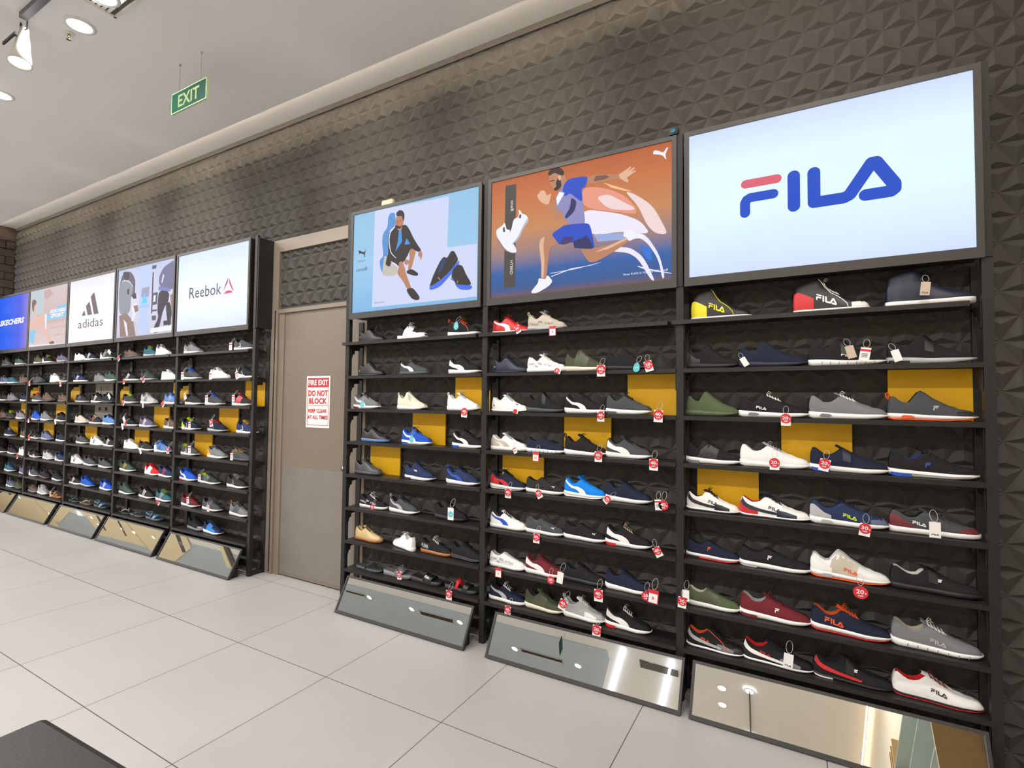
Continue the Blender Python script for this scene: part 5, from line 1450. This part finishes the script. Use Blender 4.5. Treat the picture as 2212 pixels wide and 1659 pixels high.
# ---------------------------------------------------------------- what stands on the shelves
SPEC = '''
F1|black and yellow high top|mid|k|w|lc=k hl=y fl=y ed=y os=k lea|black high top with red heel|mid|k|w|hl=r fl=w ed=w to=w lc=w os=k ln=r lea|navy high top with white sole|high|n|w|lc=n lea
F2|all black pull-on trainer|knit|k|k|hl=k2|dark navy pull-on trainer|knit|n|n|ln=n|black strap trainer with white sole|knit|k|w|sg=g vl=k ml fl=w|black strap trainer with thin white sole|knit|k|lg|vl=k ho=k
F3|olive green pull-on trainer|knit|ol2|ol2|ln=ol|black trainer with white air sole|run|k|w|aw=g fl=w lc=w|grey trainer with white laces|run|g|w|aw=g lc=w tg=g|charcoal slip-on with orange sole window|knit|dg|w|aw=o os=o F=lg fh pl=o to=k2
F4|black lace trainer with white sole|run|k|w|ho=g mp=k2 lc=k|white lace trainer|run|w|w|lc=lg tg=lg|navy strap trainer with blue heel|run|n|w|ho=b vl=n|black trainer with blue collar|run|k|w|ln=b F=b wv=g ho=b lc=k
F5|white and black racing shoe|drive|w|w|mp=w fl=k ml mf=k tg=k lc=k ln=k hs=k os=k lea|white, navy and red racing shoe|drive|w|w|mp=w fl=n ml mf=n tg=n lc=n ln=r hl=r hs=n os=n lea|blue and grey fade trainer|run|n2|w|aw=lg fl=ne ml tg=n hl=lg to=gb lc=n|charcoal trainer with maroon heel|low|dg|w|hl=m fl=w lc=dgn to=m
F6|navy slip-on with red sole line|slip|n|w|F=o os=r ho=k|black slip-on with white sole|slip|k|w|F=w ho=lg|off-white trainer with orange lettering|knit|w|w|aw=lg fl=o ml os=o lc=w mp=be hl=w|black trainer with black sole|low|k|k|F=w fh vl=k ln=w
F7|olive green canvas slip-on|slip|ol2|w|ln=c mp=ol|maroon lace trainer|run|m|w|F=w fh ln=lg ho=m lc=m|navy trainer with orange lettering|run|n|w|fl=o big ln=o tg=o lc=o os=r wv=lg|grey trainer with segmented white sole|run|g|w|sg=g fl=lg ml lc=w ln=be
F8|black driving shoe with orange collar|drive|k|w|ln=o fl=o hs=lg ed=o mf=g lc=k to=k2|black driving shoe with red heel tab|drive|k|w|ln=r fl=r hs=w mf=g lc=k hl=k|black strap shoe with red slash|drive|k|k|hs=r F=w fh vl=k ho=w|white driving shoe with red lining|drive|w|k|ln=r fl=k2 ml os=r lc=m lea tg=w
Q1|red driving shoe with white stripe|drive|r|w|st=w lc=r lea|pale grey knit trainer, pull loop|run|be|lg|pl=c lc=w ho=g gr=g
Q2|dark blue driving shoe|drive|n|n|lea lc=k bd=lg|white low trainer with printed words|low|w|w|gr=g lea lc=w|olive knit trainer, cream sole|knit|ol|c|mp=ol|black knit ankle trainer|knit|k|k|
Q3|white low racing shoe|drive|w|w|lea lc=lg cat=g ct=1 bd=n|black trainer with strap|knit|k|dg|vl=k|black trainer with white sweep|run|k|w|st=w lc=k|charcoal trainer with black laces|run|dg|w|lc=k ho=dg pl=dg
Q4|beige and white low trainer|low|w|w|st=be lc=lg hl=be|navy slip-on with white sole|slip|n|w|sg=n|black trainer with looped heel|run|k|w|pl=k lc=k|grey trainer with white sweep|run|dg|w|st=w bold lc=k
Q5|navy trainer with red sweep|run|n|w|st=r hl=r lc=k os=lg|dark slip-on with small pale mark|slip|k2|w|cat=w ct=1 ln=k|bright blue trainer|run|lb|w|st=w lc=lb os=w|navy knit trainer, thick white sole|run|n|w|lc=n
Q6|white trainer with blue sweep|low|w|w|st=b lea lc=k ln=dg|charcoal slip-on with white sole|slip|dg|w|cat=w ct=1 ln=g|black slip-on with pale mark|slip|k|w|cat=w ct=1|black and white trainer, red heel|run|k|w|st=w bold ho=r lc=be
Q7|white printed canvas slip-on|slip|w|w|gr=g ln=lg|maroon trainer with white sweep|run|m|w|st=w bold lc=m|all black low trainer|low|k|k2|lc=k|navy trainer with white sole|run|n|w|lc=n
Q8|navy canvas shoe with pale stripe|low|n|w|st=lg lc=w|olive trainer with cream sole|run|ol|c|lc=ol mp=ol ln=k2|light grey trainer|run|lg|w|pl=lg lc=w mf=w tg=w|black trainer, white sweep, red heel|run|k|w|st=w bold ho=r lc=w ln=k
P1|black leather low shoe|drive|k|k|lea lc=k bd=y os=r|black and white knit trainer|run|k|w|to=w mf=w mp=w lc=w|black trainer with orange trim|run|k|w|ed=o pl=o lc=o ln=o
P2|black leather lace shoe|drive|k|k|lea lc=k bd=w|dark grey shoe with white sweep|low|dg|dg|st=w lc=k|black and white split trainer|run|k|w|st=w bold lc=k
P3|grey trainer with white sweep|run|g|w|st=w lc=k ho=m|cream knit slip-on, pull loop|knit|c|w|pl=c fx=g|white trainer with hanging lace|run|wt|w|pl=w lc=lg
P4|black shoe with blue sole|low|k2|sb|lea lc=k|blue trainer with white sweep|run|b|w|st=w lc=n ho=b|black trainer with blue heel sole|run|k|w|st=w ho=b lc=k
P5|dark grey leather low shoe|low|dg|dg|lea lc=dg|navy ankle trainer, white zigzag sole|knit|n2|w|pt=w ho=n lc=w|navy trainer with blue sweep|run|n2|w|st=b pl=b lc=k
P6|black canvas shoe with white print|low|k|w|gr=w lc=w wv=g|grey trainer with pale sweep|run|dg|w|st=lg pl=lg lc=k|all black trainer|run|k|k|lc=k
P7|tan suede shoe with gum sole|low|t|gu|lc=br lea|white low shoe turned around|low|wt|w|turn=1 lea lc=w cat=tl|black shoe with large grey lettering|low|k|gu|pt=lg big lc=w|black knit trainer in the corner|run|k|k|wv=g lc=k
P8|black thong flip-flop|flip|k|dg||pale grey slide|slide|g|g|pt=k|black slide with white lettering|slide|k|k2|pt=w|black strap sandal with red tag|sandal|k|k2|s2=r
R1|pale grey trainer with orange heel|run|g|w|lc=lg hl=lg|dark trainer with wavy white sole|run|dg|w|dl=w hl=k lc=k
R2|charcoal trainer with blue laces|run|dg|w|lc=b tg=b|white court shoe|low|wt|w|lea lc=lg|black and white trainer|run|k|w|hs=w dl=w lc=k
R3|black mesh trainer|run|k2|w|dl=gn lc=k|grey trainer with blue laces|run|dg|w|lc=b tg=b|red and black trainer|run|k2|w|mp=r tg=r lc=k hl=k
R4|navy trainer with neon trim|run|n|w|dl=lg lc=ne tg=ne hl=ne|navy trainer with wavy sole|run|n|lg|dl=g lc=r ln=r|blue trainer with yellow laces|run|n2|w|dl=w lc=ye tg=ye
R5|grey trainer with neon lining|run|dg|w|dl=w ln=ne lc=g|grey trainer with amber heel|run|g|w|hl=ye lc=dgn|dark grey walking shoe|low|dg|dg|lc=ye ln=ye
R6|blue trainer with white sweep|run|b|w|st=w ho=r lc=b|dark green slip-on|slip|dgn|w|ln=ne mp=gn|black trainer with grey triangle|run|k2|w|dl=lg lc=lg tg=g
R7|dark red trainer|run|m|w|lc=m hl=dg mf=n|charcoal trainer with white outline|run|dg|w|dl=w lc=g|grey trainer with black strap|run|g|w|lc=k pl=o mp=dg
R8|black shoe with grey curled sole|run|k|g|lc=k to=g|bright blue trainer on its own|run|n2|w|mp=lb mf=lb lc=dg
A1|dark brown low shoe|low|br|dg|lc=k|dark trainer with neon laces|run|tl|lg|lc=ne|white knit trainer|run|wt|w|pl=w lc=lg
A2|black trainer with three white bars|low|k|w|ad=w lc=k|dark green lace trainer|run|dgn|lg|lc=gn|white shoe at the shelf end|low|wt|w|lc=lg lea
A3|dark trainer with lime laces|run|dgn|w|lc=ne tg=ne|pale grey trainer, dark bars|run|lg|w|ad=dg lc=lg|blue trainer with pale bars|run|sb|w|ad=lg lc=b
A4|black shoe beside a large tag|low|k|w|lc=k|grey trainer with white bars|run|pu|w|ad=w lc=dg|dark shoe at the right end|run|br|w|dl=w lc=k
A5|plain white low shoe|low|wt|w|lc=w|black slip-on with white sole|slip|k2|w|pl=g|blue trainer with tags|run|sb|w|ad=b lc=b
A6|dark green trainer, yellow bars|run|gn|w|ad=ye lc=dg|red and white trainer|run|r|w|mp=w lc=r hl=w|blue trainer with red bars|run|n2|w|ad=r lc=n
A7|grey-green knit trainer|knit|gn|w|ln=k|black trainer with white bars|run|k2|w|ad=w pl=dg lc=k|blue trainer with lime laces|run|tl|w|ad=lg lc=ne
A8|black flip-flop with white line|flip|lg|k||grey thong sandal|flip|dg|dg||blue and olive strap sandal|sandal|sb|dg|s2=gn
D1|white trainer with black collar|run|wt|w|ln=k tg=k lc=k|navy trainer with white bars|run|n|w|ad=w lc=n|dark trainer with pale green heel|run|dgn|w|hl=w ad=lg lc=w
D2|slate trainer with white bars|low|n2|w|ad=w lc=n|grey sandal-like shoe|drive|g|g|lc=k|grey-green trainer|run|gn|w|lc=k
D3|black shoe with blue bars|low|k2|lg|ad=b lc=k|dark trainer with pale bars|run|k2|w|ad=w lc=k|black shoe with white card|run|k|dg|lc=k
D4|beige-grey slip-on|slip|be|w|ln=br|dark shoe with red bars|low|k2|w|ad=r lc=w|steel blue trainer|run|sb|w|lc=n ln=n
D5|dark grey trainer, white heel sole|run|dg|w|lc=k|white trainer with green bars|low|wt|w|ad=gn lc=w lea|black trainer, pale bars|run|k2|w|ad=w lc=k
D6|white shoe with black bars|low|wt|w|ad=k lc=w lea|dark grey trainer with white sole|run|dg|w|lc=dg|charcoal trainer, thick white sole|run|dg|w|lc=k
D7|black shoe with white bars|low|k2|w|ad=w lc=k ln=m|royal blue trainer|run|b|lg|lc=b|bright blue trainer, white bars|run|b|w|ad=w lc=b
D8|teal flip-flop|flip|tl|dgn||brown and grey flip-flop|flip|be|br||blue and olive strap sandal|sandal|sb|dgn|s2=ol
S1|olive knit trainer|knit|ol|c|ln=br|black trainer with tall white heel|run|k|w|hl=w lc=ne|grey-purple trainer|run|pu|lg|lc=br
S2|dark shoe with red tag|run|dg|dg|lc=k hl=br|white high-backed shoe|run|wt|w|lc=be|black shoe with white sole|run|k|w|lc=g hs=gn
S3|grey shoe with orange trim|run|dg|w|lc=o tg=o|dark brown knit shoe|knit|br|k|ln=k|dark brown walking shoe|run|br|br|lc=k
S4|blue knit trainer|knit|b|w|ln=b|pale grey knit trainer|knit|g|w|ln=g|black shoe with white sole edge|run|k|w|lc=k
S5|black shoe with white toe line|slip|k|w|mf=dg|slate blue trainer|run|gb|lg|lc=g|navy trainer, white sole|run|n|w|lc=br
S6|black shoe with pink mark|slip|k|w|mf=pk|pale grey laced trainer|run|lg|w|lc=g tg=g|dark blue shoe|run|n2|w|lc=n hl=be
S7|grey trainer with white heel|run|dg|w|hl=w lc=gn|black walking shoe|run|k|br|lc=ol|black knit shoe with white sole|knit|k|w|
S8|brown-grey slip-on|slip|br|g|ln=br|light grey trainer|run|lg|w|lc=w|brown strap sandal|sandal|br|gu|s2=gu
B1|dark grey trainer|run|dg|g|lc=g|dark shoe with white sole|run|gn|w|lc=k
B2|slate blue shoe|run|gb|w|lc=n|blue-grey slip-on|slip|tl|w|ln=g|brown-grey trainer|run|br|br|lc=k
B3|dark shoe with white line|run|k2|w|lc=k|pale grey trainer|run|g|g|lc=g|navy trainer with white sole|run|n|w|lc=n
B4|dark brown trainer|run|br|br|lc=k|dark trainer with lime laces|run|k2|dg|lc=ne|grey trainer with red tag|run|g|w|lc=g
B5|navy trainer with pale laces|run|n|w|lc=lg|dark trainer, cream sole|run|br|c|lc=k
B6|black shoe with neon edge|slip|k|w|mf=k|dark trainer with white sole|run|k2|w|lc=k|white trainer|run|wt|w|lc=g
B7|teal trainer with white sole|run|tl|w|lc=b|grey knit trainer|run|pu|lg|lc=g
B8|dark blue trainer|run|gb|w|lc=k ln=m|olive trainer|run|ol|ol|lc=br
'''
ORD = ['first', 'second', 'third', 'fourth', 'fifth', 'sixth', 'seventh', 'eighth']
for ln in SPEC.strip().split('\n'):
    q = ln.split('|'); code, row = q[0][0], int(q[0][1])
    items = [q[1 + i * 5:6 + i * 5] for i in range((len(q) - 1) // 5)]
    for i, (look, ty, up_, so_, op) in enumerate(items):
        x, L, y, rz = SHOE_POS[q[0]][i]
        lab = '%s, %s from left, %s shelf under %s' % (look, ORD[i], ORD[row - 1], NAMES[code])
        L /= 1000
        loc = [x / 1000, y / 1000, SHELF_Z[row - 1] + .0005]
        if 'turn=1' in op:
            rz = 180 + rz; loc[0] += L
        if rz % 180:
            a = R(rz); cx = loc[0] + (L / 2 if 'turn=1' not in op else -L / 2)
            loc[0] = cx - math.cos(a) * L / 2; loc[1] = loc[1] - math.sin(a) * L / 2
        make_shoe(tuple(loc), R(rz), ty, up_, so_, op, lab, L, far=code in 'RADSB')

TAGNAME = {'D': 'white tag with red discount disc', 'R': 'round red discount tag', 'B': 'red framed size tag', 'S': 'white size tag with red band', 'W': 'white card tag', 'K': 'white tag with cyan spot', 'N': 'kraft paper tag', 'C': 'pale cyan drop tag'}
for tx, tz, kd, txt, rot, sc_, code, row, idx, side in TAG_POS:
    nm = TAGNAME[kd]
    if kd in 'DR' and txt: nm = {'D': 'white tag, red %s percent disc', 'R': 'round red %s percent tag'}[kd] % txt
    if kd == 'B' and txt: nm = 'red framed size %s tag' % txt
    put_tag(tx / 1000, tz / 1000, kd, txt, rot, '%s at %s shoe, %s shelf under %s%s' % (nm, ORD[idx], ORD[row - 1], NAMES[code], side), sc_)

for i, (yy, zz, up_, so_) in enumerate(((-1.45, .7125, 'wt', 'w'), (-1.85, .7125, 'dg', 'w'), (-1.6, 1.0625, 'r', 'w'), (-2.1, 1.0625, 'wt', 'r'))):
    make_shoe((1.22, yy, zz), R(-90), 'run', up_, so_, 'lc=k', '%s shoe on the oak display, glimpsed in the mirror' % ('white', 'grey', 'red', 'white, red-soled')[i], .28, far=True)
